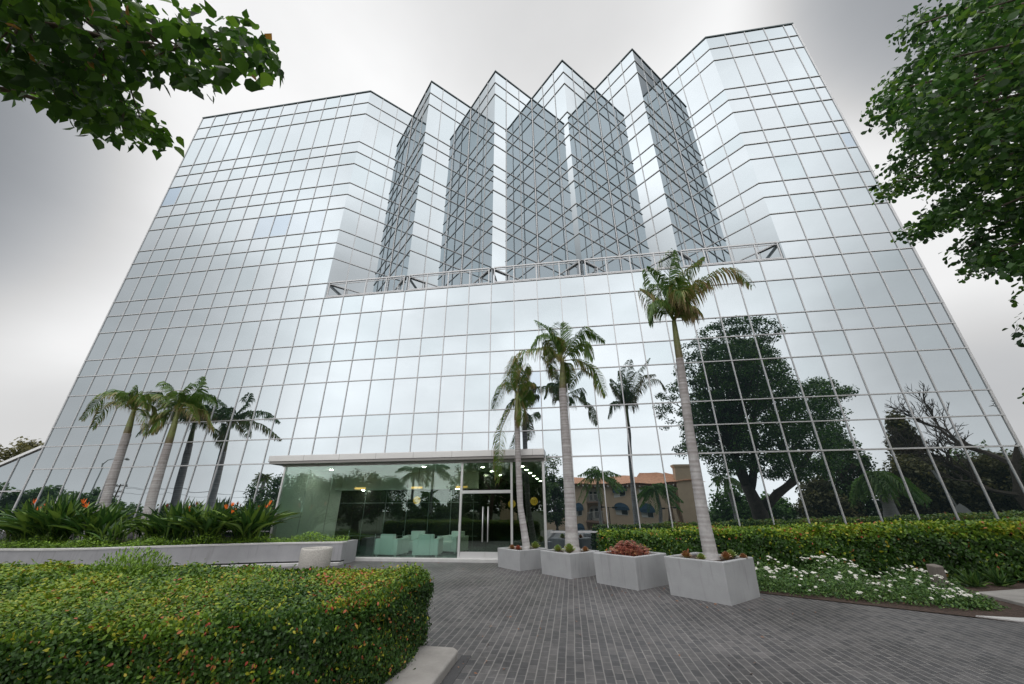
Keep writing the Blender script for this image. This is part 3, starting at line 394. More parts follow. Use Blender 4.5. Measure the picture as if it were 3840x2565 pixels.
RIGHT_CLUMPS=[(36.19,-5.68,7.56),(33.32,-8.21,10.58),(36.03,-7.88,9.36),(35.85,-9.26,12.22),(37.63,-6.76,11.56),(33.47,-9.53,8.73),(33.67,-7.72,8.64),(34.7,-7.53,6.36),(35.59,-6.97,7.74),(34.07,-9.16,9.4),(36.21,-7.36,10.8),(33.96,-8.66,11.15),(35.55,-8.03,10.26),(32.69,-9.15,8.08),(34.6,-7.57,12.06),(37.34,-6.72,10.65),(34.33,-9.76,10.62),(36.75,-7.23,11.63),(33.38,-8.88,6.02),(33.88,-10.34,9.97),(33.98,-8.69,8.48),(32.83,-9.99,9.18),(33.6,-7.79,9.4),(34.81,-8.19,8.95),(35.43,-6.66,9.48),(34.44,-7.22,8.82),(34.03,-8.97,11.69),(35.82,-5.82,10.22),(32.6,-9.85,6.42),(35.88,-7.91,12.37),(33.01,-10.61,9.45),(36.43,-5.72,9.01),(34.24,-8.18,9.86),(33.34,-8.62,6.85),(34.99,-7,8),(36.86,-8.09,11.72),(34.5,-9.17,10.06),(35.4,-7.14,6.55),(32.96,-10.26,8.41),(35.63,-6.98,10.66),(32.4,-9.19,5.28),(34.7,-7.03,10.46),(35.21,-8.97,11.5),(33.72,-10.19,10.91),(35.62,-6.09,7.26),(35.81,-7.85,11.23),(31.48,-10.75,7.32),(31.89,-10.21,6.86),(36.74,-5.96,7.28),(34.4,-6.77,8.04),(33.77,-9.13,10.8),(33.68,-6.8,9.04),(37.17,-6.24,8.54),(33.23,-8.42,9),(32.79,-9.46,10.05),(35.24,-6.22,10.07),(34.82,-9.49,11.06),(34.37,-8.4,12.2),(34.4,-9.61,9.56),(32.06,-9.92,8.28),(34.88,-8,9.92),(34.61,-8.14,10.67),(36.05,-7.31,12.17),(33.29,-9.79,7.59),(33.82,-7.06,9.64),(36.04,-8.36,11.87),(34.69,-8.84,11.01),(32.87,-8.84,7.59),(36.01,-6.83,9.02),(35.72,-4.68,9.23),(31.8,-11.25,7.91),(35.9,-6.28,11.86),(33.87,-8.22,9.01),(32.41,-10.12,8.76),(34.12,-7.79,7.16),(35.09,-6.51,7.12),(36.75,-6.9,8.84),(35.44,-8.84,10.62),(33.46,-9.41,10.24),(34.99,-8.9,9.84),(32.5,-10.85,8.38),(32.6,-8.7,9.45),(36.78,-6.55,11.23),(32.53,-9.56,7.11),(34.06,-7.53,10.98),(34.84,-9.33,11.99),(35.74,-6.89,11.35),(36.59,-6.59,11.92),(33.97,-8.63,6.72),(34.25,-8.33,7.43),(33.31,-8.65,9.6),(35.46,-6.07,9.54),(35.63,-5.48,8.85),(33.28,-8.85,10.55),(32.15,-10.81,7.68),(34.23,-9.87,11.27),(35.17,-6.94,11.11),(33.23,-8.23,5.92),(35.99,-6.69,6.88),(35.5,-6.37,11.26),(36.37,-8.8,12.25),(35.63,-7.47,11.75),(34.9,-7.56,7.18),(36.73,-6.39,9.67),(35.83,-7.09,10.08),(35.16,-8.85,12.57),(32.69,-8.78,8.85),(36.75,-6,7.88),(36.96,-8.51,12.41),(33.75,-7.57,7.81),(35.12,-8.39,11.31),(33.38,-10.25,10.41),(37.23,-7.75,12.1),(37.61,-8.02,12.53),(34.18,-6.66,9.41),(35.75,-6.67,8.52),(32.32,-9.38,8.59),(34.37,-7.37,8.15),(36.34,-6.2,10.42),(36.27,-6.65,7.78),(36.71,-9.04,12.87),(36.73,-7.48,10.15),(31.7,-11.11,8.7),(35.95,-8.35,9.89),(35.26,-7.76,8.9),(34.33,-7.28,9.44),(36.72,-6.69,10.6),(33.06,-9.65,8.15),(36.06,-8.52,10.73),(35.26,-6.61,11.95),(35.19,-7.54,12.23),(34.64,-7.94,11.3),(33.59,-7.84,10.13),(34.41,-8.95,8.14),(34.41,-8.03,6.22),(31.4,-9.71,8.39),(32.59,-8.72,5.7),(35.3,-8.12,8.25),(36.37,-8.51,11.31),(35.03,-9.45,10.41),(34.33,-6.88,7.03),(34,-8.54,10.27),(33.1,-8.83,5.36),(32.58,-10.36,7.38),(37.8,-7.27,12.02),(34.87,-7.31,9.8),(33.51,-9.84,9.29),(33.28,-9.21,6.54),(33.42,-9.03,8.25),(32.96,-9.14,7.03),(37.05,-7.96,12.68),(34.35,-9.32,8.84),(36.38,-8.47,12.95),(34.11,-8.09,8.1),(37.6,-5.22,7.3),(33.42,-8.6,7.45),(33.73,-7.94,6.73),(35.09,-5.77,8.47),(31.73,-9.79,7.68),(35.92,-6.5,9.87),(35.88,-6,8.56),(34.24,-7.77,9.07),(32.71,-9.71,7.67),(35.83,-7.29,9.46),(34.06,-7.19,11.51),(35.36,-6.22,8.78),(34.52,-6.22,9.59),(34.73,-8.09,8.1),(36.45,-7.38,9.24),(34.57,-6.4,10.15),(35.49,-8.01,9.62),(36.44,-5,7.56),(37.18,-7.19,10.96),(36.98,-6.88,9.92),(35.02,-7.14,8.89),(36.06,-5.72,9.47),(32.9,-10.18,9.94),(33.13,-8.11,7.19),(36.66,-7.95,10.61),(35.58,-7.48,8.49),(35.28,-8.24,12.33),(33.82,-9.27,7.57),(33.93,-7.94,11.54),(34.75,-6.89,11.74),(31.74,-10.51,8.4),(31.98,-9.75,4.99),(33.45,-9.17,11.53),(35.42,-9.51,11.27),(32.75,-8.71,10.1),(36.24,-7.23,8.45),(36.46,-5.4,8.14),(36.16,-6.48,11.3),(36.67,-7.75,12.29),(33.3,-7.39,7.37),(33.84,-8.45,6.02),(36.3,-7.88,9.98),(37.49,-7.46,11.51),(34.81,-7.62,9.29),(35.63,-8.74,12.09),(32.39,-8.52,6.76),(32.95,-9.31,6.06),(32.64,-9.39,9.11),(31.57,-10.93,6.51),(31.22,-10.33,7.8),(33.24,-9.01,8.98),(35.83,-6.02,7.95),(34.26,-7.54,10.33),(34.35,-8.47,9.32),(33.06,-9.42,11.1),(33.25,-8.42,8.05),(35.61,-7.34,7.27),(36.43,-6.31,8.37),(35.28,-7.67,7.79),(35.39,-8.52,9.17),(35.81,-8.7,12.96),(35.41,-7.62,10.69),(37.62,-6.3,11.07),(32.44,-10.7,9.21),(34.92,-6.61,8.57),(37.06,-6.42,9.12),(37.89,-6.99,11.1),(33.87,-8.7,7.82),(34.81,-9.04,9.17),(36.28,-7.74,11.67),(36.65,-6.02,11.51),(35.84,-9.06,11.15),(34.45,-8.53,11.59),(34.86,-8.74,10.44),(33.29,-7.3,8.82),(33.9,-9.45,8.21),(34.78,-7.74,8.56),(33.76,-6.83,7.64),(37.1,-7.03,12.17),(34.15,-9.67,11.9),(34.05,-7.49,6.53),(31.25,-10.01,7.31),(32.5,-9.06,6.36),(34.14,-10.49,5.97),(35.9,-16.21,4.22),(36.35,-10.75,4.86),(36.83,-18.6,8.18),(45.16,-17.73,6.47),(36.06,-7.21,5.39),(45.12,-17.7,8.41),(38.06,-18.36,6.93),(41.57,-16.55,6.77),(37.07,-12.58,7.7),(43.38,-12.96,8.42),(38.13,-13.04,4.65),(38.11,-15.58,9.08),(42.35,-15.37,9.84),(37.35,-14.59,6.82),(35.78,-11.93,7.93),(43.37,-15.91,6.06),(42.03,-18.73,12.3),(41.83,-17.05,14.84),(44.26,-14.87,10.31),(38.96,-11.65,12.2),(36.24,-9.51,5.46),(40.37,-9.57,5.2),(45.83,-18.74,9.12),(36.29,-10.99,10.58),(38.49,-12.14,9.97),(37.85,-15.75,9.84),(37.05,-16.16,13),(37.65,-12.99,8.3),(35.07,-9.38,7.69),(43.29,-13.99,9.84),(36.18,-17.22,8.72),(39.69,-14.46,12.73),(42.27,-18.4,8.11),(38.02,-18.19,8.93),(41.55,-10.43,8.39),(39.82,-17.64,11.91),(44.95,-18.53,8),(35.6,-8.47,5.65),(36.5,-16.79,10.45),(41.25,-17.61,7.04),(43.13,-15.7,7.8),(41.72,-14.07,4.09),(34.69,-11.37,7.97),(38.54,-6.32,5.44),(39.76,-16.47,10.96),(42.13,-13.09,4.22),(38.45,-12.23,8.22),(39.13,-18.79,14.41),(37.85,-17.28,10.35),(38.95,-13.09,12.75),(41.1,-11.2,6.2),(42.44,-17.17,5.77),(36.98,-7.01,4.98),(41.41,-13.64,5.22),(38.88,-18.57,11.14),(37.16,-8.93,5.07),(37.79,-10.55,5.7),(42.19,-12.01,5.92),(38.13,-12.71,9.12),(37.69,-16.19,11.77),(35.98,-11.98,6.6),(35.74,-8.97,6.28),(38.75,-9.93,5.73),(36.38,-17.88,10.3),(37.64,-16.66,13.77),(46.1,-17.87,7.78),(38.43,-15.17,6.05),(36.28,-15.12,11.87),(41.84,-17.91,9.42),(35.95,-13.37,8.92),(36.94,-11.69,11.36),(39.03,-16.03,11.69),(39.91,-11.22,5.18),(38,-11.4,3.91),(37.53,-12.59,10.36),(36.17,-16.09,11.49),(41.21,-18.77,13.23),(39.52,-12.79,6.38),(39.28,-9.8,6.91),(39.3,-14.48,13.53),(42.22,-18.2,6.39),(33.57,-8.66,3.56),(39.58,-9.09,4.83),(39.5,-10.4,4.85),(42.27,-16.97,13.98),(34.4,-8.61,3.78),(39.09,-14.57,6.92),(43.25,-13.34,9.16),(35.28,-14.85,8.78),(32.81,-9.67,4.85),(39.02,-10.87,3.39),(38.34,-16.39,4.49),(33.31,-11.27,5.27),(40.7,-18.22,12.56),(41.72,-15.06,8.38),(37.75,-9.49,7.93),(36.63,-17.22,7.85),(36.41,-11.18,5.61),(36.05,-13.06,5.57),(37.24,-17.26,9.57),(39.17,-10.56,10.11),(37.24,-15.12,4.6),(35.78,-9.91,7.26),(38.77,-18.9,8.15),(37.4,-5.23,4.58),(36.97,-6.46,5.68),(38.65,-10.14,3.45),(37.65,-8.72,9.37),(45.97,-16.85,9.04),(37.18,-14.57,13.37),(33.33,-10.96,7.75),(36.54,-16.9,5.03),(36.59,-13.56,7.34),(37.27,-14.6,5.96),(35.88,-6.97,4.13),(38.28,-11.7,9.4),(40.05,-15.65,7.58),(36.17,-9.12,9.72),(37.3,-14.68,10.53),(37.08,-8.28,9.84),(43.67,-17.77,7.97),(35.47,-12.86,7.22),(36.64,-12.18,5.43),(37.92,-18.3,11.81),(41.19,-17.51,13.53),(37.27,-8.76,6.78),(42.76,-11.82,8.64),(39.87,-12.01,11.73),(37.8,-18.65,13.21),(42.74,-17.91,13.2),(38.85,-9.88,8),(33.27,-9.43,5.66),(33.59,-10.32,4.92),(35.1,-17.97,7.47),(37.77,-18.22,7.78),(40.92,-14.67,12.19),(37.2,-16.24,5.86),(37.24,-15.53,7.61),(39.09,-11.71,10.92),(36.25,-15.39,8.24),(40.78,-17.05,7.43),(38.25,-14.71,9.16),(35.09,-10.48,7.85),(38.08,-18.7,10.86),(46.8,-18.72,11.17),(38.41,-11.57,4.93),(34.67,-17.21,6.27),(39.19,-16.71,6.84),(37.76,-13.64,7.96),(38.7,-11.95,4.24),(38.9,-12.77,7.25),(39.89,-7.65,7.92),(39.83,-12.48,8.83),(35.37,-11.84,10.83),(37.21,-11.93,6.79),(33.67,-14.09,5.66),(35.33,-8.05,3.5),(39.47,-14.69,11.98),(42.61,-17.72,8.37),(43.58,-15.1,8.04),(42.88,-18.21,5.3),(39.38,-10.96,6.02),(40.06,-15.35,11.48),(39.54,-11.32,9.09),(34.35,-9.09,7.46),(37.66,-14.95,7.53),(43.29,-17.55,4.75),(35.83,-12.55,9.01),(37.03,-12.58,4.22),(37.92,-10.57,12.23),(38.28,-6.35,4.72),(44.1,-15.71,5.69),(43.76,-17.01,7.61),(37.17,-11.79,5.9),(42.77,-14.88,8.59),(37.35,-9.14,8.74),(41.72,-14.94,10.36),(35.32,-8.65,8.74),(40.45,-11.73,7.45),(43.1,-15.5,3.82),(40.65,-16.43,11.68),(39.32,-12.54,8.29),(36.58,-5.91,5.25),(35.31,-13.04,10.2),(43.94,-18.52,10.42),(41.98,-17.19,11.77),(45.38,-16.26,9.51),(40.07,-12.37,4.25),(39.27,-10.58,8.63),(37.58,-17.45,4.5),(38.78,-18.03,5.23),(39.76,-14.88,7.37),(36.79,-9.27,10.9),(41.77,-17.91,14.44),(42.51,-10.27,8.11),(40.62,-11.56,3.87),(36.03,-9.13,4.21),(40.97,-11.8,5.33),(38.45,-9.67,6.73),(38.54,-16.29,5.56),(40.99,-15.51,7.69),(44.94,-17.03,8.77),(37.52,-15.85,4.23),(36.28,-16.83,9.49),(36.59,-9.59,9.15),(35.66,-14.06,5.47),(37.68,-18.59,5.13),(43.94,-15.87,8.91),(37.3,-12.47,5.63),(40.66,-13.22,6.56),(34.23,-14.78,6.76),(43.12,-18.39,12.07),(46.97,-17.68,10.17),(44.08,-18.54,7.32),(37.33,-7.76,5.19),(39.68,-8.34,5.37),(41.73,-12.39,6.92),(41.36,-16.8,13.18),(39.39,-12.94,4.94),(43.16,-13.84,7.61),(38.67,-8.29,3.36),(39,-12.6,3.77),(46.72,-18.04,10.88),(36.83,-16.09,4.87),(38.45,-8.28,6.13),(33.83,-13.67,7.08),(43.09,-17.19,8.8),(41.14,-17.69,9.21),(43.21,-14.4,5.97),(38.39,-15.07,11.42),(39.53,-14.56,8.49),(41.64,-13.95,8.66),(44.41,-17.75,8.23),(40.96,-10.63,4.82),(38.75,-7.05,3.86),(41.39,-12.06,9.11),(39.86,-17.56,12.8),(44.68,-17.75,5.48),(34.35,-10.84,8.52),(44.44,-18.51,9.55),(36.86,-11.18,7.56),(38.54,-13.05,5.93),(40.67,-13.36,11.53),(37,-13.57,9.12),(35.75,-17.85,9.65),(35.96,-9.77,11.53),(43.1,-18.91,8.79),(38.71,-10.34,7.37),(37.89,-9.96,11.34),(39.5,-18.15,10.75),(38.88,-17.14,10.97),(37.47,-5.73,5.12),(40.13,-11.09,7.88),(35.4,-16.59,5.48),(43.03,-18.08,8.92),(37.32,-10.66,9.05),(40.8,-18.41,5.35),(32.48,-11.29,4.99),(37.94,-12.43,11.67),(35.13,-18.38,6.86),(41.12,-16.44,11.09),(43.39,-18.36,13.72),(41.66,-18.97,5.66),(34.86,-11.42,5.81),(39.87,-16.71,3.86),(45.05,-16.07,10.26),(34.68,-15.87,7.91),(42.56,-13.07,5.97),(34.6,-15.67,5.85),(36.73,-13.32,12.94),(38.69,-14.31,3.71),(40.05,-17.07,8.56),(35.61,-11.51,8.77),(40.58,-14.47,6.9),(36.88,-11.97,4.68),(40.26,-9.53,8.07),(41.14,-16,4.58),(40.41,-13.33,8.6),(36.16,-12.45,10.54),(39.22,-13.91,10.41),(40.47,-18.53,6.07),(36.58,-14.49,6.24),(36.74,-18.76,9.04),(39.98,-17.35,14.26),(44.5,-16.64,5.35),(37.7,-7.94,6.67),(36.39,-15,9.12),(38.23,-8.83,4.19),(35.79,-18.34,7.64),(36.95,-18.47,7.39),(36.3,-17.32,4.34),(36.81,-17.85,5.12),(38.16,-10.63,10.1),(42.49,-14.62,5.56),(36.17,-14.63,8.09),(40.34,-15.89,8.41),(38.2,-12.15,6.45),(39.15,-13.9,4.86),(36.46,-11.56,9.53),(42.62,-16.56,9.55),(37.92,-5.56,5.86),(33.38,-12.25,5.44),(38.46,-18.63,5.96),(39.38,-7.36,7.12),(33.56,-9.17,6.37),(38.61,-8.42,7.45),(39.26,-17.09,8.76),(42.46,-15.32,8.03),(42.46,-13.96,9.3),(37.8,-14.25,13.2),(36.98,-16.99,4.24),(42.15,-16.51,5.82),(40.72,-15.12,12.92),(41.06,-10.34,8.95),(37.41,-10.44,4.73),(42.26,-17.84,5.45),(35.9,-18.13,9),(37.93,-5.87,6.58),(38.06,-11.86,5.53),(39.71,-15.49,3.8),(35.48,-14.48,6.85),(37.45,-10.28,7.91),(46.12,-15.3,9.64),(33.81,-13.25,8.13),(40.78,-8.66,6.62),(37.95,-13.27,7.12),(37.49,-9.21,11.41),(38.22,-7.32,5.74),(39.65,-14.6,4.16),(40.26,-13.72,9.82),(37.05,-14.91,8.01),(40.52,-18.56,10.16),(36.41,-18.69,5.52),(46.71,-16.82,9.92),(41.37,-17.62,5.4),(37.98,-18.73,8.34),(39.12,-10.39,3.96),(38.9,-17.45,12.08),(35.93,-5.62,3.99),(40.1,-11.82,10.49),(38.71,-14.34,12.82),(35.49,-17.48,5.78),(34.74,-12.63,5.23),(35.84,-8.43,8.27),(34.07,-12.7,7.21),(40.22,-15.73,12.61),(38.71,-15.97,10.8),(43.54,-17.44,7.06),(35.91,-12.88,4.12),(41.78,-14.35,9.43),(37.37,-8.52,7.66),(39.66,-13.62,10.91),(41.23,-18.63,4.28),(37.48,-9.52,6.08),(42.2,-14.06,6.77),(35.04,-11.86,7.09),(44.84,-15.93,8.55),(39.53,-15.64,10.22),(34.84,-10.7,10.94),(34.76,-7.8,5.94),(35.89,-14.66,10.69),(39.03,-17.51,10.25),(44.39,-15.05,5.18),(42.23,-18.69,14.99),(39.93,-18.04,13.54),(41.06,-15.56,3.79),(40.12,-17.07,9.6),(34.77,-14.12,8.43),(42.72,-16.4,12.3),(43.23,-16.64,10.26),(38.34,-14.32,7.4),(40.94,-9.98,5.82),(37.44,-16.13,8.6),(41.76,-18.3,13.52),(36.83,-16.35,11.15),(36.21,-10.44,4.17),(40.91,-15.14,5.56),(38.66,-16.41,13.44),(37.03,-8.29,6.19),(32.83,-10.46,5.03),(35.31,-15.31,7.8),(34.87,-7.09,5.09),(39.58,-11.69,5.83),(43.63,-18.41,12.99),(43.18,-18.92,4.96),(37.95,-13.33,13.01),(39.55,-15.5,8.56),(34.18,-11.2,7.19),(38.99,-17.93,14.76),(39.85,-17.78,9.8),(42.54,-17.41,14.69),(42.69,-17.72,12.06),(36.66,-7.99,8.25),(35.38,-11.13,4.14),(41.49,-10.39,6.79),(44.84,-17.98,10.79),(41.6,-16.99,8.2),(38.21,-15.49,4.6),(43.43,-18.05,11.39),(34.85,-10.37,4.49),(38.61,-11.4,7.74),(42.5,-16.62,4.45),(39.23,-13.93,7.43),(41.14,-13.58,9.69),(35.31,-17.16,8.24),(37.36,-14.18,4.79),(33.7,-11.89,7.82),(38.89,-9.05,8.78),(40.06,-13.72,4.39),(37.2,-6.43,6.59),(37.25,-12.73,6.49),(41.49,-14.08,10.59),(37.03,-17.4,12.22),(37.99,-18.89,12.55),(36.59,-15,10.58),(41.1,-12.07,6.33),(38.21,-10.68,8.53),(35.93,-13.09,7.93),(38.09,-12.26,12.74),(38.09,-18.22,14.02),(40.85,-12.51,7.91),(41.98,-9.76,8.02),(44.7,-16.04,7.13),(37.49,-13.61,9.76),(42.32,-13.21,7.26),(37.85,-11.25,10.42),(39.93,-14.77,9.33),(45.91,-18.25,10.98),(42.72,-12.77,8.76),(33.95,-12.71,8.62),(41.86,-16.64,4.95),(44.42,-16.4,9.33),(38.32,-15.65,12.23),(39.78,-18.72,5.22),(40.62,-16.64,8.89),(42.18,-16.48,10.92),(39.09,-15.31,12.21),(36.36,-16.5,6.13),(37.78,-7.17,7.49),(36.03,-17.07,6.49),(35.9,-12.5,11.3),(40.45,-18.7,14.31),(38.95,-8.86,3.74),(39.51,-18.62,11.73),(39.66,-11.95,4.86),(42.88,-12.53,7.65),(37.6,-16.94,8.69),(41.1,-13.94,5.98),(40.22,-12.41,5.56),(34.67,-7.92,4.76),(39.22,-11.54,6.89),(35.41,-9.53,5.59),(38.18,-16.8,12.95),(36.54,-14.16,11.58),(34.53,-13.72,5.31),(39.21,-15.23,10.92),(35.46,-17.06,9.25),(37.06,-11,9.76),(44.45,-18.55,4.82),(39.05,-17.27,6.16),(34.11,-11.49,5.54),(37.15,-15.06,8.78),(36.18,-13.68,12.49),(46,-18.13,6.92),(38.76,-18.8,13.36),(44.93,-14.64,9.26),(43.5,-16.12,4.98),(33.29,-9.89,6.91),(36.79,-9.99,5.05),(44.68,-17.25,10.38),(44.26,-14.73,8.66),(37.5,-17.44,7.86),(38.26,-8.29,5.4),(37.77,-11.58,7.52),(40.68,-8.83,7.7),(38.53,-13.14,10.56),(40.26,-18.09,11.37),(41.18,-18.87,6.42),(36.46,-13.11,10.15),(37.84,-13.76,6.5),(40.81,-13.13,3.79),(35.51,-10.35,4),(39.36,-15.44,14.3),(43.49,-15.62,9.49),(37.06,-7.17,8.53),(42,-13.36,8.24),(43.07,-17.21,6.25),(34.91,-12.29,9.22),(34.83,-13.3,8.06),(36.23,-6.28,6.13),(39.93,-17.57,7.68),(36.66,-18.17,9.55),(37.26,-9.74,10.37),(40.75,-10.58,7.7),(43.63,-18.13,4.23),(38.78,-18.42,9.44),(39.87,-15.74,5.16),(38.52,-14.26,11.7),(35.56,-7.16,6.73),(40.68,-16.09,13.06),(37.66,-9.89,4.08),(39.54,-7.21,5.33),(41.67,-11.54,6.88),(38.95,-16.12,7.85),(41.56,-12.46,4.84),(42.68,-17.29,7.62),(35.25,-7.07,5.77),(38.36,-9.21,5.54),(37.05,-18.9,11.41),(42.9,-16.23,6.76),(40.26,-10.35,5.7),(38.27,-9.53,4.41),(36.37,-10.82,8.6),(36.96,-13.98,5.57),(41.35,-11.8,7.67),(39.87,-17.58,6.86),(35.9,-14.77,7.42),(34.89,-15.6,7.17),(39.09,-14.67,4.69),(34.9,-10.58,10.12),(39.13,-14.29,5.93),(38.33,-17.31,9.56),(41.56,-16.5,4.04),(39.33,-17.99,6.04),(35.6,-14.57,6.04),(35.5,-15.71,5.08),(33.8,-7.95,4.51),(43.98,-15.79,7.16),(38.63,-18.78,6.74),(36.8,-13.74,10.78),(41.65,-18.92,9.54),(41.01,-14.53,8.51),(39.64,-17.57,4.26),(44.68,-15.08,7.09),(38.37,-16.33,11.35),(45.5,-17.58,11),(46,-16.7,10.54),(33.25,-12.29,7.01),(42.71,-13.48,5.15),(43.23,-16.17,8.72),(34,-13.94,8.31),(36.05,-12.44,12.03),(35.88,-15.81,10.71),(36.66,-7.94,3.92),(37.26,-7.91,3.38),(37.78,-13.98,4.22),(37.09,-8.71,4.38),(37.54,-5.52,3.58),(41.82,-16.6,12.65),(39.46,-13.12,3.42),(35.4,-16,9.84),(38.07,-11.6,12.39),(38.85,-15.9,6.6),(37.69,-18.63,4.37),(36.81,-16.13,8.1),(36.49,-6.5,4.17),(38.01,-10.47,6.84),(40.83,-15.68,10.14),(36.97,-11.97,12.23),(35.09,-13.94,4.64),(41.44,-11.55,4.73),(38.15,-13.73,10.97),(38.32,-13.95,9.85),(36.1,-7.62,8.69),(41.82,-15.71,6.68),(36.21,-15,5.34),(45.5,-17.68,9.05),(37.71,-17.54,5.28),(38.73,-17.92,6.77),(40.8,-16.99,10.34),(38.17,-15.94,13.16),(41.53,-18.79,10.29),(42.95,-18.43,7.69),(38.75,-17.73,13.41),(40.47,-17.99,8.05),(39.56,-16.18,13.33),(37.01,-15.95,11.8),(38.12,-17.14,11.41),(37.58,-4.48,4.71),(43.88,-16.4,6.68),(41.14,-15.59,8.45),(38.51,-10.84,11.8),(35.64,-14.34,9.61),(33.89,-9.81,7.67),(42.26,-17.47,3.62),(45.91,-18.62,4.83),(34.81,-11.01,6.42),(40,-12.14,6.73),(42.92,-15.01,7.33),(37.98,-17.27,12.39),(40.62,-15.52,6.83),(35.25,-9.9,10.14),(36.21,-7.51,3.45),(40.5,-13.06,10.2),(34.83,-11.86,10.13),(34.21,-9.42,6.09),(35.12,-16.65,6.5),(37.62,-18.92,9.2),(38.01,-16.28,7.98),(41.02,-17.37,4.7),(36.99,-6.41,7.46),(38.81,-14.09,8.66),(39.46,-9.83,8.66),(38.76,-10.95,9.1),(37.59,-15.85,6.65),(45.28,-18.75,10.47),(40.67,-13.86,3.58),(33.3,-11.75,6.08),(39.34,-13.45,9.22),(34.71,-14.09,6.77),(41.55,-18.49,11.16),(39.9,-13.79,11.83),(40.24,-16.81,6.1),(39.66,-14.09,6.52),(37.52,-11.63,11.85),(40.47,-11.35,6.52),(36.47,-12.16,7.36),(46.29,-18.31,10.06),(36.62,-17.69,6.49)]
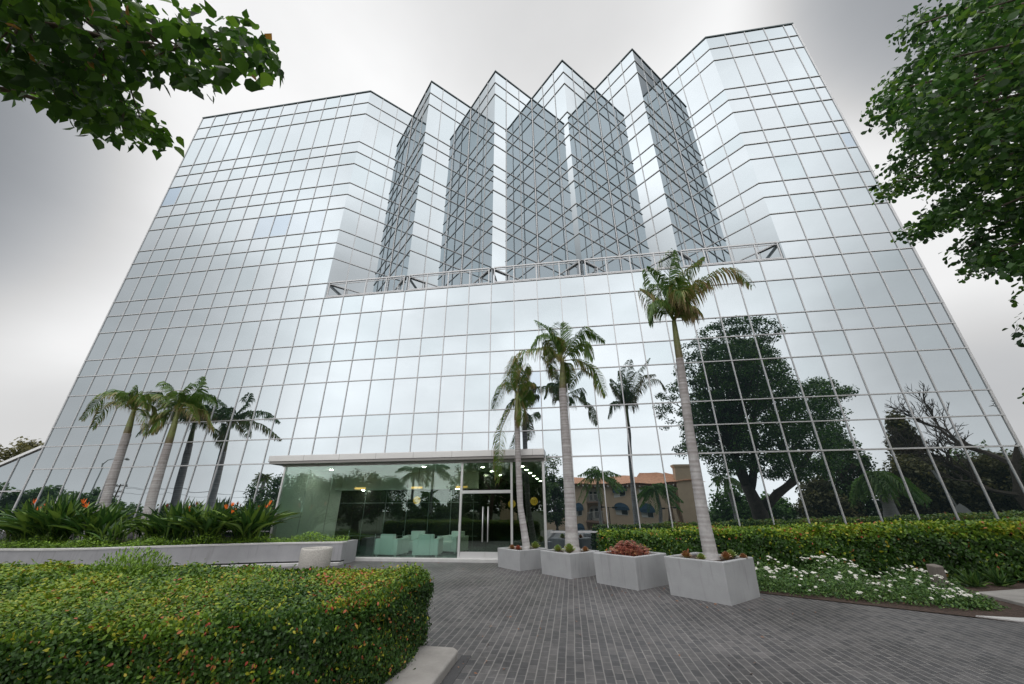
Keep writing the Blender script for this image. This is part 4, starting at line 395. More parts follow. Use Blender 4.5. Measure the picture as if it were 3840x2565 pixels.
LEFT_CLUMPS=[(21.25,-14.02,5.05),(21.16,-13.6,4.97),(22.29,-14.29,4.12),(21.25,-14.19,4.9),(22.02,-14.35,4.3),(21.67,-13.75,4.59),(22.16,-14.51,4.39),(21.63,-13.98,4.97),(21.34,-14.11,4.54),(23.07,-13.74,4.97),(22.22,-14.19,4.31),(21.96,-13.95,5.09),(22.66,-13.87,4.69),(21.44,-13.72,5.16),(21.93,-13.98,4.34),(23.03,-14.22,4.3),(21.03,-13.53,5),(21.99,-13.95,4.58),(21.8,-14.24,4.81),(21.88,-14.26,4.19),(20.76,-13.92,5.02),(21.06,-14.25,5.31),(20.75,-13.71,5.24),(22.4,-14.14,4.77),(21.23,-13.94,4.78),(21.89,-14.18,4.38),(21.93,-14.08,4.49),(22.67,-14.31,4.62),(21.9,-13.77,5.05),(21.33,-14.09,5.19),(21.91,-14.23,5.01),(22.09,-14.34,4.9),(21.65,-13.41,4.84),(22,-14.12,4.8),(23.01,-13.98,4.55),(22.17,-13.93,4.59),(22.79,-14.35,4.35),(21.56,-14.13,5.01),(21.54,-13.97,5.09),(21.88,-13.69,4.59),(22.11,-13.99,5.26),(22.04,-14.17,5.17),(22.58,-14.18,4.36),(21.36,-13.45,5.2),(21.46,-14.06,4.77),(21.82,-14.02,4.66),(22.46,-14.01,4.47),(21.76,-13.9,5.1),(20.89,-14,5.17),(22.65,-14.21,4.14),(21.87,-13.82,4.49),(21.69,-13.63,4.69),(23.24,-14.2,4.17),(22.25,-14.19,4.55),(22.83,-13.81,4.9),(21.44,-14.18,4.86),(21.28,-13.59,5.07),(22.15,-13.95,4.84),(21.75,-14.06,5.07),(20.83,-13.81,5.12),(22.37,-14.1,4.23),(22.6,-14.42,4.4),(22.75,-14.02,4.62),(21.31,-13.6,4.92),(22.15,-14.46,4.23),(22.26,-13.82,4.19),(20.91,-13.62,5.08),(22.5,-13.85,4.98),(21.52,-13.59,5.06),(21.34,-14.33,5.15),(22.61,-14,4.55),(23.02,-13.94,4.72),(20.53,-13.77,5.19),(22.4,-14.29,4.25),(21.7,-13.8,4.77),(22.89,-13.69,5.13),(21.07,-14.02,4.9),(23.12,-13.9,4.89),(21.17,-13.53,5.22),(21.47,-13.82,4.77),(23.05,-14.16,4.51),(21.51,-14.11,5.23),(21.5,-13.93,4.87),(22.83,-13.99,4.8),(21.63,-14.24,5.14),(21.86,-13.84,4.76),(21.84,-13.58,4.76),(23.19,-13.85,4.71),(21.14,-14.08,5.16),(20.89,-14.03,4.83),(21.63,-13.93,4.79),(21.87,-14.09,4.9),(22.11,-14.05,4.68),(21.83,-14.43,4.56),(22.48,-13.82,4.77),(21.22,-13.89,4.97),(22.87,-14.13,4.45),(22.37,-14.31,4.8),(22.12,-14.33,4.56),(22.48,-14.44,4.58),(21.64,-14.2,4.47),(22.92,-14.55,4.15),(21.13,-13.67,5.11),(22.34,-14.23,4.42),(22.41,-13.81,5.17),(21.59,-14.29,4.71),(23.4,-14.14,4.11),(22.57,-13.74,5.18),(21.38,-14.13,5.05),(21.13,-13.94,5.12),(22.11,-14.08,5.05),(21.48,-14.39,4.93),(21.7,-14.07,4.5),(21.42,-13.95,5.21),(22.07,-14.24,4.44),(22.69,-13.94,5.04),(22.12,-13.78,4.38),(21.21,-13.71,4.83),(22.63,-13.86,4.85),(22.18,-14.01,4.2),(21.15,-14.1,4.65),(21.8,-13.43,4.71),(20.35,-13.88,5.26),(22.47,-14.17,4.63),(21.13,-13.27,5.09),(22.11,-13.8,5.15),(22.02,-14.17,4.62),(22.76,-14.43,4.1),(22.18,-13.87,5.02),(20.98,-14.07,5.02),(23.43,-14.06,4.32),(23.28,-14.04,4.47),(21.67,-14.4,5.02),(22.38,-13.94,4.66),(22.93,-13.92,5),(21.44,-13.43,5.03),(22.07,-13.92,4.31),(21,-13.78,5.09),(22.12,-13.94,4.45),(22.24,-14.15,5.1),(22.37,-14.46,4.19),(20.87,-13.38,5.2),(22.78,-14.51,4.32),(23.54,-14.15,4.18),(20.55,-13.94,5.23),(22.97,-13.99,4.29),(22.49,-14.61,4.12),(22.08,-14.22,4.23),(21.61,-13.36,4.99),(21.97,-14.27,4.81),(21.71,-14,5.26),(22.72,-14.11,4.4),(22.29,-14.42,4.46),(21.61,-13.54,4.93),(22.52,-14.34,4.71),(22.39,-13.59,5.19),(21.96,-13.52,4.62),(21.86,-14.39,4.82),(22.37,-13.73,4.95),(23,-14.3,4.12),(22.25,-13.92,5.18),(22.65,-14.56,4.16),(22.42,-14.51,4.44),(22.07,-13.65,4.49),(21.62,-14.12,4.77),(22.93,-14.1,4.64),(23.16,-14.05,4.33),(22.65,-14.35,4.24),(21.14,-13.78,5.23),(22.75,-13.77,5.19),(22.31,-13.98,4.37),(21.52,-13.62,4.64),(22.37,-14.02,4.88),(22.52,-14.06,4.12),(21.99,-14.45,4.75),(21.15,-14.25,5.18),(21.66,-13.73,5.01),(21.58,-14.09,4.61),(22.79,-13.94,4.46),(22.17,-14.08,4.4),(22.02,-14.43,4.48),(22.38,-14.29,5),(22.16,-13.64,5.17),(21.54,-14.32,5.27),(21.47,-13.56,4.87),(21.39,-13.29,5.1),(22.26,-14.16,4.89),(21.02,-13.84,4.94),(20.91,-13.86,5.27),(22.19,-14.48,4.6),(21.82,-14.36,4.38),(21.87,-13.76,5.21),(21.76,-14.3,5.2),(22.02,-13.92,4.75),(22.56,-14.12,4.78),(22.53,-13.71,4.86),(21.15,-13.45,5.08),(21.98,-13.88,4.94),(22.71,-14.43,4.51),(22.28,-13.66,4.33),(22.67,-13.74,5.05),(22.3,-13.97,5.03),(21,-14.17,5.2),(21.38,-14.26,4.73),(21.28,-13.2,5.17),(21.61,-13.81,5.16),(22.43,-13.84,4.18),(21.34,-13.78,4.95),(20.73,-14.02,5.2),(20.85,-14.09,5.28),(23.28,-14.13,4.3),(21.53,-14.16,4.35),(21.71,-13.92,4.44),(22.14,-14.23,5.01),(21.27,-13.79,5.11),(20.44,-13.86,5.09),(21.05,-13.43,5.2),(22.17,-14.14,5.26),(22.84,-14.27,4.2),(22.52,-14.36,4.12),(22.5,-13.95,5.17),(21.88,-14.02,5.26),(21.64,-14.41,4.83),(21.96,-14.31,4.63),(21.3,-14.3,4.99),(21.78,-14.16,4.62),(22.67,-14.26,4.47),(21.06,-13.91,5.26),(21.5,-13.84,4.63),(21.55,-13.85,5),(21.95,-13.78,4.37),(23.31,-13.91,4.63),(22.35,-14.28,4.65),(21,-13.68,5.23),(21.95,-14.22,5.28),(21.51,-14.24,4.55),(21.26,-13.93,5.24),(22.64,-14.13,4.64),(22.18,-14.34,4.7),(21.56,-13.76,4.88),(23.07,-14.54,4.11),(21.73,-14.21,4.33),(21.68,-13.9,4.65),(21.22,-13.45,4.93),(20.71,-13.56,5.2),(21.69,-14.38,4.61),(22.27,-14.08,4.7),(21.35,-13.62,4.77),(22.24,-14.14,4.14),(22.79,-13.57,5.19),(21.79,-13.91,4.93)]
LEFT_OUTER=[(18.86,-13.78,4.53),(19.65,-16.84,4.77),(23.04,-16.29,4.48),(19.51,-16.52,5.14),(23.07,-15.03,4.44),(20.91,-15.55,4.87),(21.81,-16.41,4.53),(18.45,-14.36,5.15),(17.69,-16.61,4.97),(19.46,-16.47,4.51),(22.14,-16.77,4.29),(20.4,-15.64,5.41),(21.44,-15.67,4.87),(18.56,-14.94,4.51),(22.47,-15.31,4.59),(20.38,-14.77,5.01),(19.04,-16.42,5.09),(22.41,-16.12,4.59),(17.46,-15.99,5.09),(19.05,-14.33,5.14),(22.66,-16.91,4.22),(17.17,-12.52,4.38),(22.79,-15.82,4.85),(17.24,-15.67,4.93),(17.3,-14.11,5.2),(21.34,-15.76,4.29),(21.56,-16.08,5.08),(19.89,-15.42,4.77),(18.09,-15.5,5.19),(19.24,-14.77,4.84),(18.65,-14.93,4.96),(18.4,-16.35,4.88),(23.81,-16.28,4.2),(20.26,-16.61,5.47),(18.47,-15.37,4.18),(19.88,-14.78,5.21),(23.65,-15.42,4.59),(17.29,-16.79,4.54),(22.36,-15.78,5.09),(18.32,-13.87,4.68),(20.2,-14.3,4.59),(24.08,-15.85,4.57),(18.1,-16.41,5.37),(22.66,-14.93,4.13),(24.45,-15.41,4.95),(21.52,-15.04,4.96),(20.12,-15.9,4.43),(22.92,-14.69,4.99),(21.4,-14.55,4.62),(24.37,-16.09,5.27),(23.52,-16.38,5.44),(19.59,-13.6,4.45),(22.43,-16.86,5.13),(21.93,-16.53,4.97),(23.49,-16.89,5.48),(21,-14.94,4.72),(20.22,-14.82,4.58),(17.05,-14.96,4.71),(17.33,-13.57,4.58),(17.07,-16.37,4.36),(24.02,-14.88,4.64),(22.18,-14.93,5.1),(23,-15.53,4.57),(18.26,-15.98,5.31),(17.47,-15.03,5.36),(18.46,-16.97,4.62),(17.81,-13.35,4.7),(20.11,-16.14,5.25),(21.72,-16.9,5.36),(17.71,-13.96,4.56),(18.48,-16.71,5.28),(18.07,-14.51,4.14),(23.58,-14.59,5.19),(21.98,-15.27,4.13),(22.12,-15.68,4.76),(20.99,-16.28,5.14),(17.86,-15.23,4.16),(20.61,-16.15,5.12),(21.22,-16.07,4.77),(17.06,-14.85,4.28),(17.65,-14.1,5),(19.08,-16.99,4.97),(17.15,-15.21,5.15),(19.71,-14.56,4.37),(17.99,-15.88,4.15),(23.76,-16.88,4.86),(20.85,-16.82,4.77),(18.89,-14.55,4.12),(19.32,-14.15,4.77),(17.31,-13.41,5.02),(20.88,-14.4,4.43),(17.18,-12.93,5.1),(19.05,-13.46,4.24),(20.83,-16.83,4.17),(17.18,-16.94,4.16),(21.11,-14.58,4.94),(19.63,-16.09,4.38),(22.91,-16.18,5.42),(17.49,-15.41,4.38),(20.49,-14.65,4.14),(17.41,-15.93,4.23),(17.58,-14.55,4.4),(20.66,-15.21,4.82),(18.83,-15.64,4.29),(18.94,-14.05,4.1),(21.4,-16.39,5.29),(22.44,-16.19,5.44),(19.61,-15.27,5.45),(23.29,-15.3,4.96),(24.17,-14.52,4.86),(22.01,-15.88,4.12),(23.66,-15.54,5.1),(20.72,-14.11,4.17),(21.6,-15.34,5.3),(20.72,-16.43,4.16),(17.64,-16.52,5.38),(23.85,-16.2,5.17),(18.45,-16.18,4.32),(17.9,-14.78,4.82),(18.75,-15.97,4.65),(23.76,-16.81,4.15),(19.45,-15.13,4.27),(20.38,-16.57,4.87),(17.74,-12.97,5.05),(17.03,-12.47,4.95),(19.85,-16.69,4.14),(17.76,-15.42,4.78),(21.77,-15.74,5.25),(22.09,-16.39,5.49),(23.23,-15.88,4.11),(17.06,-16.03,4.83),(24.03,-16.39,4.74),(18.67,-13.77,5.23),(18.68,-16.56,4.61),(23.25,-15.78,4.87),(17.04,-16.4,5.23),(23.11,-15.57,5.29),(21.33,-15.87,5.45),(21.06,-16.14,4.11),(19.32,-16.14,5.42),(21.12,-15.25,4.41),(17.58,-13.65,4.2),(18.08,-16.67,4.16),(23.49,-14.92,4.37),(19.08,-16.93,4.34),(23.28,-16.86,4.79),(23.8,-15.87,4.88),(20.58,-15.05,4.11),(22.64,-15.8,4.41),(19.97,-13.9,4.45),(24.16,-16.83,4.42),(19.48,-14.76,5.31),(24.06,-14.55,5.25),(22.63,-14.89,4.64),(17.75,-13.03,4.39),(21.95,-14.91,4.73),(20.41,-15.44,4.27),(21.29,-16.85,4.17),(17.18,-13.57,4.14),(17.59,-15.01,4.45)]
N_NEAR = 237
LIMBS_L = [([(19.0, -16.6, 2.8), (19.9, -15.6, 3.7), (20.9, -14.6, 4.35), (21.8, -14.28, 4.72), (22.2, -14.1, 4.75), (22.55, -13.98, 4.74)], [.13, .09, .06, .034, .022, .009]),
           ([(19.9, -15.6, 3.7), (20.7, -14.35, 4.4), (21.15, -13.93, 4.7), (21.4, -13.70, 4.72)], [.07, .04, .018, .008]),
           ([(20.9, -14.6, 4.35), (21.5, -14.45, 4.95), (22.0, -14.2, 5.05), (22.2, -14.05, 5.05)], [.045, .03, .018, .008]),
           ([(19.0, -16.6, 2.8), (18.2, -15.9, 4.0), (17.6, -15.2, 4.9)], [.10, .07, .03])]
TREES = [
 ('dense dark rounded tree reflected at the far left corner', -29.5, -18.5, 4.3, 4.6, 'leaf_bg', dict(trunk_h=.12, n_cl=90, size=.26, per=110)),
 ('dark bushy tree reflected left of the street lamp', -22.8, -19, 3.6, 3.2, 'leaf_bg', dict(trunk_h=.1, n_cl=60, size=.24, per=100)),
 ('small far tree reflected behind the left palm', -57, -50, 3.0, 3.6, 'leaf_bg', dict(trunk_h=.3, size=.35, n_cl=40, per=60)),
 ('thin-crowned far tree reflected between the leaning palms', -49, -50, 2.6, 3.0, 'leaf_olive', dict(trunk_h=.3, size=.35, n_cl=30, per=50)),
 ('loose green tree reflected left of the tall fan palm', -27.2, -40, 3.5, 2.6, 'leaf_bg', dict(trunk_h=.3, size=.3, n_cl=45, per=60)),
 ('rounded tree reflected just left of the lobby', -21.0, -41, 3.9, 3.6, 'leaf_bg', dict(trunk_h=.25, size=.3, n_cl=55, per=70)),
 ('low tree reflected beside the lobby corner', -15.8, -41, 2.4, 3.0, 'leaf_bg', dict(trunk_h=.25, size=.3, n_cl=40, per=60)),
 ('broad dark tree reflected in the left end of the lobby glass', 3.2, -14.4, 4.5, 3.6, 'leaf_ficus', dict(trunk_h=.14, n_cl=120, size=.13, per=170, tr=.26)),
 ('wide dark tree filling the left of the lobby reflection', 8.6, -14.6, 4.5, 4.0, 'leaf_ficus', dict(trunk_h=.14, n_cl=150, size=.13, per=190, tr=.3)),
 ('dark tree reflected behind the armchairs', 9.5, -26, 2.6, 3.0, 'leaf_bg', dict(trunk_h=.2, size=.22, n_cl=60, per=80)),
 ('dark shrubby tree reflected beside the glass doors', 13.0, -26, 2.5, 2.8, 'leaf_bg', dict(trunk_h=.2, size=.22, n_cl=60, per=80)),
 ('dark tree reflected in the left glass door', 15.6, -27, 6.4, 3.3, 'leaf_ficus', dict(trunk_h=.25, size=.22, n_cl=90, per=110)),
 ('dark tree reflected in the right glass door', 20.2, -27, 6.2, 2.9, 'leaf_ficus', dict(trunk_h=.25, size=.22, n_cl=90, per=110)),
 ('dense tree reflected right of the doors, before the apartments', 23.2, -35, 6.4, 2.0, 'leaf_bg', dict(trunk_h=.15, size=.25, n_cl=70, per=90)),
 ('bright green bush reflected left of the big tree trunk', 41.2, -29, 4.0, 2.4, 'leaf_bright', dict(trunk_h=.1, size=.25, n_cl=60, per=90)),
 ('bright green low tree reflected behind the big trunk', 45.2, -31, 3.6, 2.6, 'leaf_bright', dict(trunk_h=.1, size=.25, n_cl=60, per=90)),
 ('olive green tree reflected right of the big tree', 50.5, -30, 4.6, 3.0, 'leaf_olive', dict(trunk_h=.1, size=.28, n_cl=70, per=90)),
 ('dark spreading tree reflected below the sky gap', 54.0, -31, 8.8, 3.2, 'leaf_bg', dict(trunk_h=.1, size=.28, n_cl=100, per=90)),
 ('tall narrow dark conifer reflected near the right end', 59.8, -30, 11.4, 2.4, 'leaf_olive', dict(trunk_h=.12, size=.28, n_cl=110, per=90, shape='cone')),
 ('olive brown thicket reflected under the conifer', 58.0, -27, 6.2, 4.4, 'leaf_olive', dict(trunk_h=.06, size=.28, n_cl=120, per=100)),
 ('dark thicket tree reflected under the bare tree', 63.5, -25, 6.6, 4.2, 'leaf_olive', dict(trunk_h=.06, size=.28, n_cl=120, per=100)),
 ('dark green tree reflected at the right end of the glass', 67.0, -23, 8.6, 3.6, 'leaf_bg', dict(trunk_h=.08, size=.28, n_cl=130, per=100)),
 ('dense tree standing beyond the right end, farthest of the reflected woods', 69.0, -33, 7.5, 5.2, 'leaf_bg', dict(trunk_h=.08, size=.35, n_cl=120, per=90)),
 ('reddish leaved tree tip at the left edge of the photo', -32, 18.5, 8.9, 3.4, 'leaf_olive', dict(trunk_h=.3, size=.3, n_cl=60, per=80, base=0)),
]
BGPALMS = [
 ('queen palm with a feathery crown reflected before the apartment balconies', 28.2, -30, 4.9, .13, 22, 2.9, dict(lean=.15)),
 ('short palm with a dense bright crown reflected before the apartment wall', 34.0, -28, 3.35, .17, 34, 2.3, dict(kind='queen', brown=.0)),
 ('tall fan palm with a shaggy skirt reflected left of the lobby', -21.8, -40, 6.2, .35, 30, 1.5, dict(kind='fan', brown=.45)),
 ('weeping palm with long yellow-green fronds reflected right of the big tree', 49.3, -20, 3.9, .42, 46, 2.9, dict(kind='weep', brown=.22)),
 ('left palm of the pair reflected in the lobby glass', 8.6, -25.5, 5.3, .14, 18, 2.2, dict()),
 ('right palm of the pair reflected in the lobby glass', 10.9, -25, 5.5, .14, 18, 2.2, dict()),
 ('small spiky palm reflected low in the lobby glass', 8.9, -30, 3.0, .2, 24, 1.3, dict(kind='fan')),
 ('thin palm reflected beside the big tree trunk', 40.6, -27, 4.2, .14, 18, 1.9, dict(brown=.3)),
]
# ---------------------------------------------------------------- the setting
def sheet(name, polys, z, m):
    mb = MB()
    for p in polys:
        mb.add([(x, y, z if len(q) == 2 else q[2]) for q in p for x, y in [q[:2]]], [tuple(range(len(p)))])
    o = mb.build(name, m); o['kind'] = 'structure'; return o
def strip(name, x0, x1, ys, dz, m):
    mb = MB()
    for a, b in zip(ys, ys[1:]):
        mb.add([(x0, b, ground_z(b) + dz), (x1, b, ground_z(b) + dz), (x1, a, ground_z(a) + dz), (x0, a, ground_z(a) + dz)], [(0, 1, 2, 3)])
    o = mb.build(name, m); o['kind'] = 'structure'; return o
strip('ground', -500, 500, [400, -18.99, -19.0, -26, -33, -40, -60, -500], -.03, 'ground')
sheet('driveway', [[(6, -8.9), (23, -8.9), (23, -.12), (6, -.12)][::1], [(23, -18.9), (44, -18.9), (45, -14.7), (32.3, -6.68), (29.2, -4.72), (26.2, -3.2), (25.75, -.12), (23, -.12)]], 0.0, 'pavers')
strip('road', -300, 300, [-22, -26, -31], .0, 'asphalt')
strip('car_park', 22, 46, [-33, -40, -42], .01, 'asphalt')
sheet('flower_bed_soil', [[(26.2, -3.2), (29.2, -4.72), (32.3, -6.68), (45, -14.7), (60, -14.7), (60, -.12), (25.75, -.12)]], .012, 'mulch')
kb = MB()
kb.prism([(22.75, -18), (23.56, -18), (23.6, -17.9), (23.6, -9.35), (23.52, -9.25), (22.75, -9.22)], -.05, .105)
bevel(tag(kb.build('kerb', 'kerb'), kind='structure'), .03, 3)
gt = MB(); gt.box((23.61, -18, -.05), (23.74, -9.2, .006))
tag(gt.build('gutter_strip', 'asphalt'), kind='structure')
pth = MB(); pth.prism([(33.4, -5.75), (33.55, -4.45), (34.9, -3.95), (39, -3.6), (46, -3.8), (46, -6.2), (39, -5.6), (35, -5.5)], -.02, .07)
bevel(tag(pth.build('path', 'kerb'), kind='structure'), .015, 2)
ps = MB(); ps.prism([(31.9, -6.36), (33.0, -6.5), (40.5, -11.2), (40.2, -11.6), (32.3, -6.66)], -.02, .03)
tag(ps.build('path', 'cap'), kind='structure')
sheet('lawn', [[(-60, -18.9), (6, -18.9), (6, -9.2), (-10, -6), (-60, 10)]], .01, 'ground')

# ---------------------------------------------------------------- the office building
W = 1.1
ZR = [3.554]
for i in range(17): ZR.append(ZR[-1] + (1.0365, .9107, 1.606)[i % 3])
ZR += [ZR[-1] + 2.664, ZR[-1] + 2.664 + 1.1416, ZR[-1] + 2.664 + 1.1416 + 1.194]
ZT, ZROOF, ZL1, XE = ZR[7], ZR[20], .95, 36.52 * W
bld = empty('office_building', (20, 0, 0), 'seven storey mirrored glass office building with a saw-tooth upper facade, filling the view', 'building')
panes = []       # (corner list of 4 points, tone)
def face(p0, p1, offs, zs, tones=None):
    """panes between p0 and p1 (plan), split at offs (metres along), rows zs"""
    p0, p1 = np.array(p0, float), np.array(p1, float); L = np.linalg.norm(p1 - p0); d = (p1 - p0) / L; n = np.array([d[1], -d[0]])
    o = [0] + list(offs) + [L]
    for a, b in zip(o, o[1:]):
        for j, (z0, z1) in enumerate(zip(zs, zs[1:])):
            tx, tz = rng.normal(0, .0015, 2); q = []
            for s, z in ((a, z0), (b, z0), (b, z1), (a, z1)):
                off = tx * (s - (a + b) / 2) + tz * (z - (z0 + z1) / 2)
                xy = p0 + d * s + n * off; q.append((xy[0], xy[1], z))
            panes.append((q, .5 + float(np.clip(rng.normal(0, .22), -.5, .26)) if rng.random() > .025 else .62, (a, z0)))
ks = [W] * 0
def seg(k0, k1, zs): face((k0 * W, 0), (k1 * W, 0), [W * i for i in range(1, int(math.ceil(k1 - k0 - 1e-6)))], zs)
low = [ZL1] + ZR[:8]
seg(0, 12, [0.08] + low); seg(22, 36.52, [0.08] + low); seg(12, 22, ZR[:8])
seg(0, 12, ZR[7:]); seg(32, 36.52, ZR[7:])
zig = []
for k in range(12, 32, 4): zig += [(k * W, 0), ((k + 2) * W, 2 * W)]
zig.append((32 * W, 0))
S2 = math.sqrt(2)
oa = [.57 * W * S2, 1.26 * W * S2]; ob = [2 * W * S2 - x for x in oa[::-1]]
for i in range(10): face(zig[i], zig[i + 1], oa if i % 2 == 0 else ob, ZR[7:])
# the odd bluish replacement panes
def pt_near(k, row):
    return (k * W, ZR[row])
for i, (q, t, key) in enumerate(panes):
    x, z = q[0][0], q[0][2]
    if abs(q[0][1]) < .02 and abs(q[1][1]) < .02:
        for k, row, tn in ((0, 14, 1.0), (7, 11, .9), (8, 11, .95), (9, 11, .85), (10, 11, .85), (6, 11, .8), (21, 2, .92), (36, 12, .95), (24, 6, .8)):
            if abs(x - k * W) < .05 and abs(z - ZR[row]) < .05: panes[i] = (q, tn, key)
# side, back and wing walls
WD = np.array([-.905, .4254]); WE = WD * 16
sidez = [0.08, ZL1] + ZR
face((XE, 0), (XE, 24), [W * 2 * i for i in range(1, 11)], sidez)
face((XE, 24), (0, 24), [W * 3 * i for i in range(1, 12)], sidez[::3] + [ZROOF])
face((0, 24), (0, 0), [W * 2 * i for i in range(1, 11)], sidez[::2] + [ZROOF])
WTOP = lambda x: 4.60 + .396 * x
for i in range(7):      # low side wing with a sloping top, in line with the main front
    xa, xb = -W * (i + 1), -W * i - (.02 if i == 0 else 0)
    panes.append(([(xa, .006, .08), (xb, .006, .08), (xb, .006, min(2.6, WTOP(xb))), (xa, .006, min(2.6, WTOP(xa)))], .4, (xa, .08)))
    if WTOP(xb) > 2.6: panes.append(([(xa, .006, 2.6), (xb, .006, 2.6), (xb, .006, WTOP(xb)), (xa, .006, max(2.6, WTOP(xa)))], .35, (xa, 2.6)))
# size in the picture decides which panes stand alone
def px(P):
    v = Vector(P) - CAM; z = v.dot(fwd)
    if z < .2: return None
    return (1920 + FPX * v.dot(rt2) / z, 1282.5 - FPX * v.dot(up2) / z)
def parea(q):
    pp = [px(p) for p in q]
    if any(p is None or not (-200 < p[0] < 4040 and -200 < p[1] < 2700) for p in pp): return 0
    return .5 * abs(sum(pp[i][0] * pp[(i+1) % 4][1] - pp[(i+1) % 4][0] * pp[i][1] for i in range(4)))
def visible_front(q): return max(abs(q[0][1]), abs(q[1][1])) < 2.5 and q[0][0] <= XE and q[0][0] > -.5
order = sorted(range(len(panes)), key=lambda i: -(parea(panes[i][0]) if visible_front(panes[i][0]) and panes[i][0][0][2] > .9 else 0))
big = set(order[:100])
rest = MB()
for i, (q, t, _) in enumerate(panes):
    if i in big:
        mb = MB(); mb.add(q, [(0, 1, 2, 3)], t); mb.build('glass_pane', 'mirror', bld)
    else: rest.add(q, [(0, 1, 2, 3)], t)
o = rest.build('glass_panes', 'mirror', bld); o['kind'] = 'stuff'
# vertical mullions
def vmul(x, y, z0, z1, nx=0, ny=-1, w=.036, d=.05, m='alu'):
    mb = MB(); n = Vector((nx, ny, 0)).normalized(); t = Vector((-n.y, n.x, 0))
    mb.obox(Vector((x, y, (z0 + z1) / 2)) + n * (d / 2 - .02), t * w / 2, n * d / 2, Vector((0, 0, (z1 - z0) / 2)))
    return mb.build('mullion', m, bld)
for k in range(0, 37):
    top = ZT if 12 <= k <= 32 else ZROOF - .08
    if 12 < k < 22: vmul(k * W, 0, 3.82, top)
    elif k in (12, 22): vmul(k * W, 0, .09, top)
    elif k == 0: vmul(.03, 0, .09, top, w=.07)
    else: vmul(k * W, 0, .09, top)
vmul(XE - .035, 0, .09, ZROOF - .08, w=.09)
for i in range(10):
    a, b_ = np.array(zig[i]), np.array(zig[i + 1]); d = (b_ - a) / np.linalg.norm(b_ - a); n = (d[1], -d[0])
    for s in (oa if i % 2 == 0 else ob):
        p = a + d * s; vmul(p[0], p[1], ZT + .02, ZROOF - .08, n[0], n[1])
    if i % 2 == 0: vmul(b_[0], b_[1] - .03, ZT + .02, ZROOF - .08, 0, -1, w=.045)
# transoms follow the wall line
front_low = [(0, 0), (XE, 0)]
front_hi = [(0, 0)] + zig + [(XE, 0)]
def band(path, z, h, d, back_=.02):
    """a thin profile run along the plan path, mitred"""
    P = [np.array(p, float) for p in path]; n_ = []
    for a, b_ in zip(P, P[1:]):
        t = (b_ - a) / np.linalg.norm(b_ - a); n_.append(np.array([t[1], -t[0]]))
    outs, ins = [], []
    for i, p in enumerate(P):
        n1 = n_[max(i-1, 0)]; n2 = n_[min(i, len(n_)-1)]; mm = n1 + n2; mm = mm / (mm @ mm) * 2 if True else mm
        outs.append(p + mm * d); ins.append(p - mm * back_)
    mb = MB()
    for i in range(len(P) - 1):
        a, b_, c, e = outs[i], outs[i+1], ins[i+1], ins[i]
        mb.add([(a[0],a[1],z-h/2),(b_[0],b_[1],z-h/2),(c[0],c[1],z-h/2),(e[0],e[1],z-h/2),(a[0],a[1],z+h/2),(b_[0],b_[1],z+h/2),(c[0],c[1],z+h/2),(e[0],e[1],z+h/2)],
               [(0,3,2,1),(4,5,6,7),(0,1,5,4),(2,3,7,6)] + ([(3,0,4,7)] if i == 0 else []) + ([(1,2,6,5)] if i == len(P)-2 else []))
    return mb
for j, z in enumerate(ZR):
    if j == 20: continue
    if j == 0: continue
    band(front_hi if j >= 8 else front_low, z, .036, .038).build('transom', 'alu', bld)
for z in (ZR[0], ZL1):
    band([(0, 0), (13.1, 0)], z, .042, .04).build('transom', 'alu', bld); band([(24.35, 0), (XE, 0)], z, .05, .045).build('transom', 'alu', bld)
band(front_hi, ZROOF - .02, .09, .045, .10).build('roof_coping', 'alu_dark', bld)
rf = MB(); rf.add([(x, y, ZROOF - .05) for x, y in [(0, 24)] + front_hi + [(XE, 24)]], [tuple(range(len(front_hi) + 2))])
rf.build('roof', 'alu_dark', bld)
tf = MB()
for k in range(12, 32, 4): tf.add([(k*W, .01, ZT - .02), ((k+4)*W, .01, ZT - .02), ((k+2)*W, 2*W - .01, ZT - .02)], [(0, 1, 2)])
tf.build('terrace_floor', 'cap', bld)
# base plinth
pl = MB(); pl.box((0, -.16, -.05), (13.12, .1, .085)); pl.box((24.3, -.16, -.05), (XE, .1, .085)); pl.box((13.12, -.34, -.05), (24.3, -.03, .10))
bevel(pl.build('plinth', 'cap', bld), .012)
# wing
mb = MB(); mb.bar((-.03, -.02, 4.60), (-7.7, -.02, WTOP(-7.7) + .0), .12, .13); mb.build('wing_coping', 'alu_low', bld)
band([(-5.0, 0), (-.04, 0)], 2.6, .05, .05).build('transom', 'alu', bld)
for i in range(1, 7): vmul(-W * i, 0, .09, WTOP(-W * i) - .05)
rf = MB(); rf.add([(-.03, .02, 4.58), (-7.7, .02, WTOP(-7.7) - .02), (-7.7, 20, WTOP(-7.7) - .02), (-.03, 20, 4.58)], [(0, 1, 2, 3)]); rf.build('wing_roof', 'alu_dark', bld)
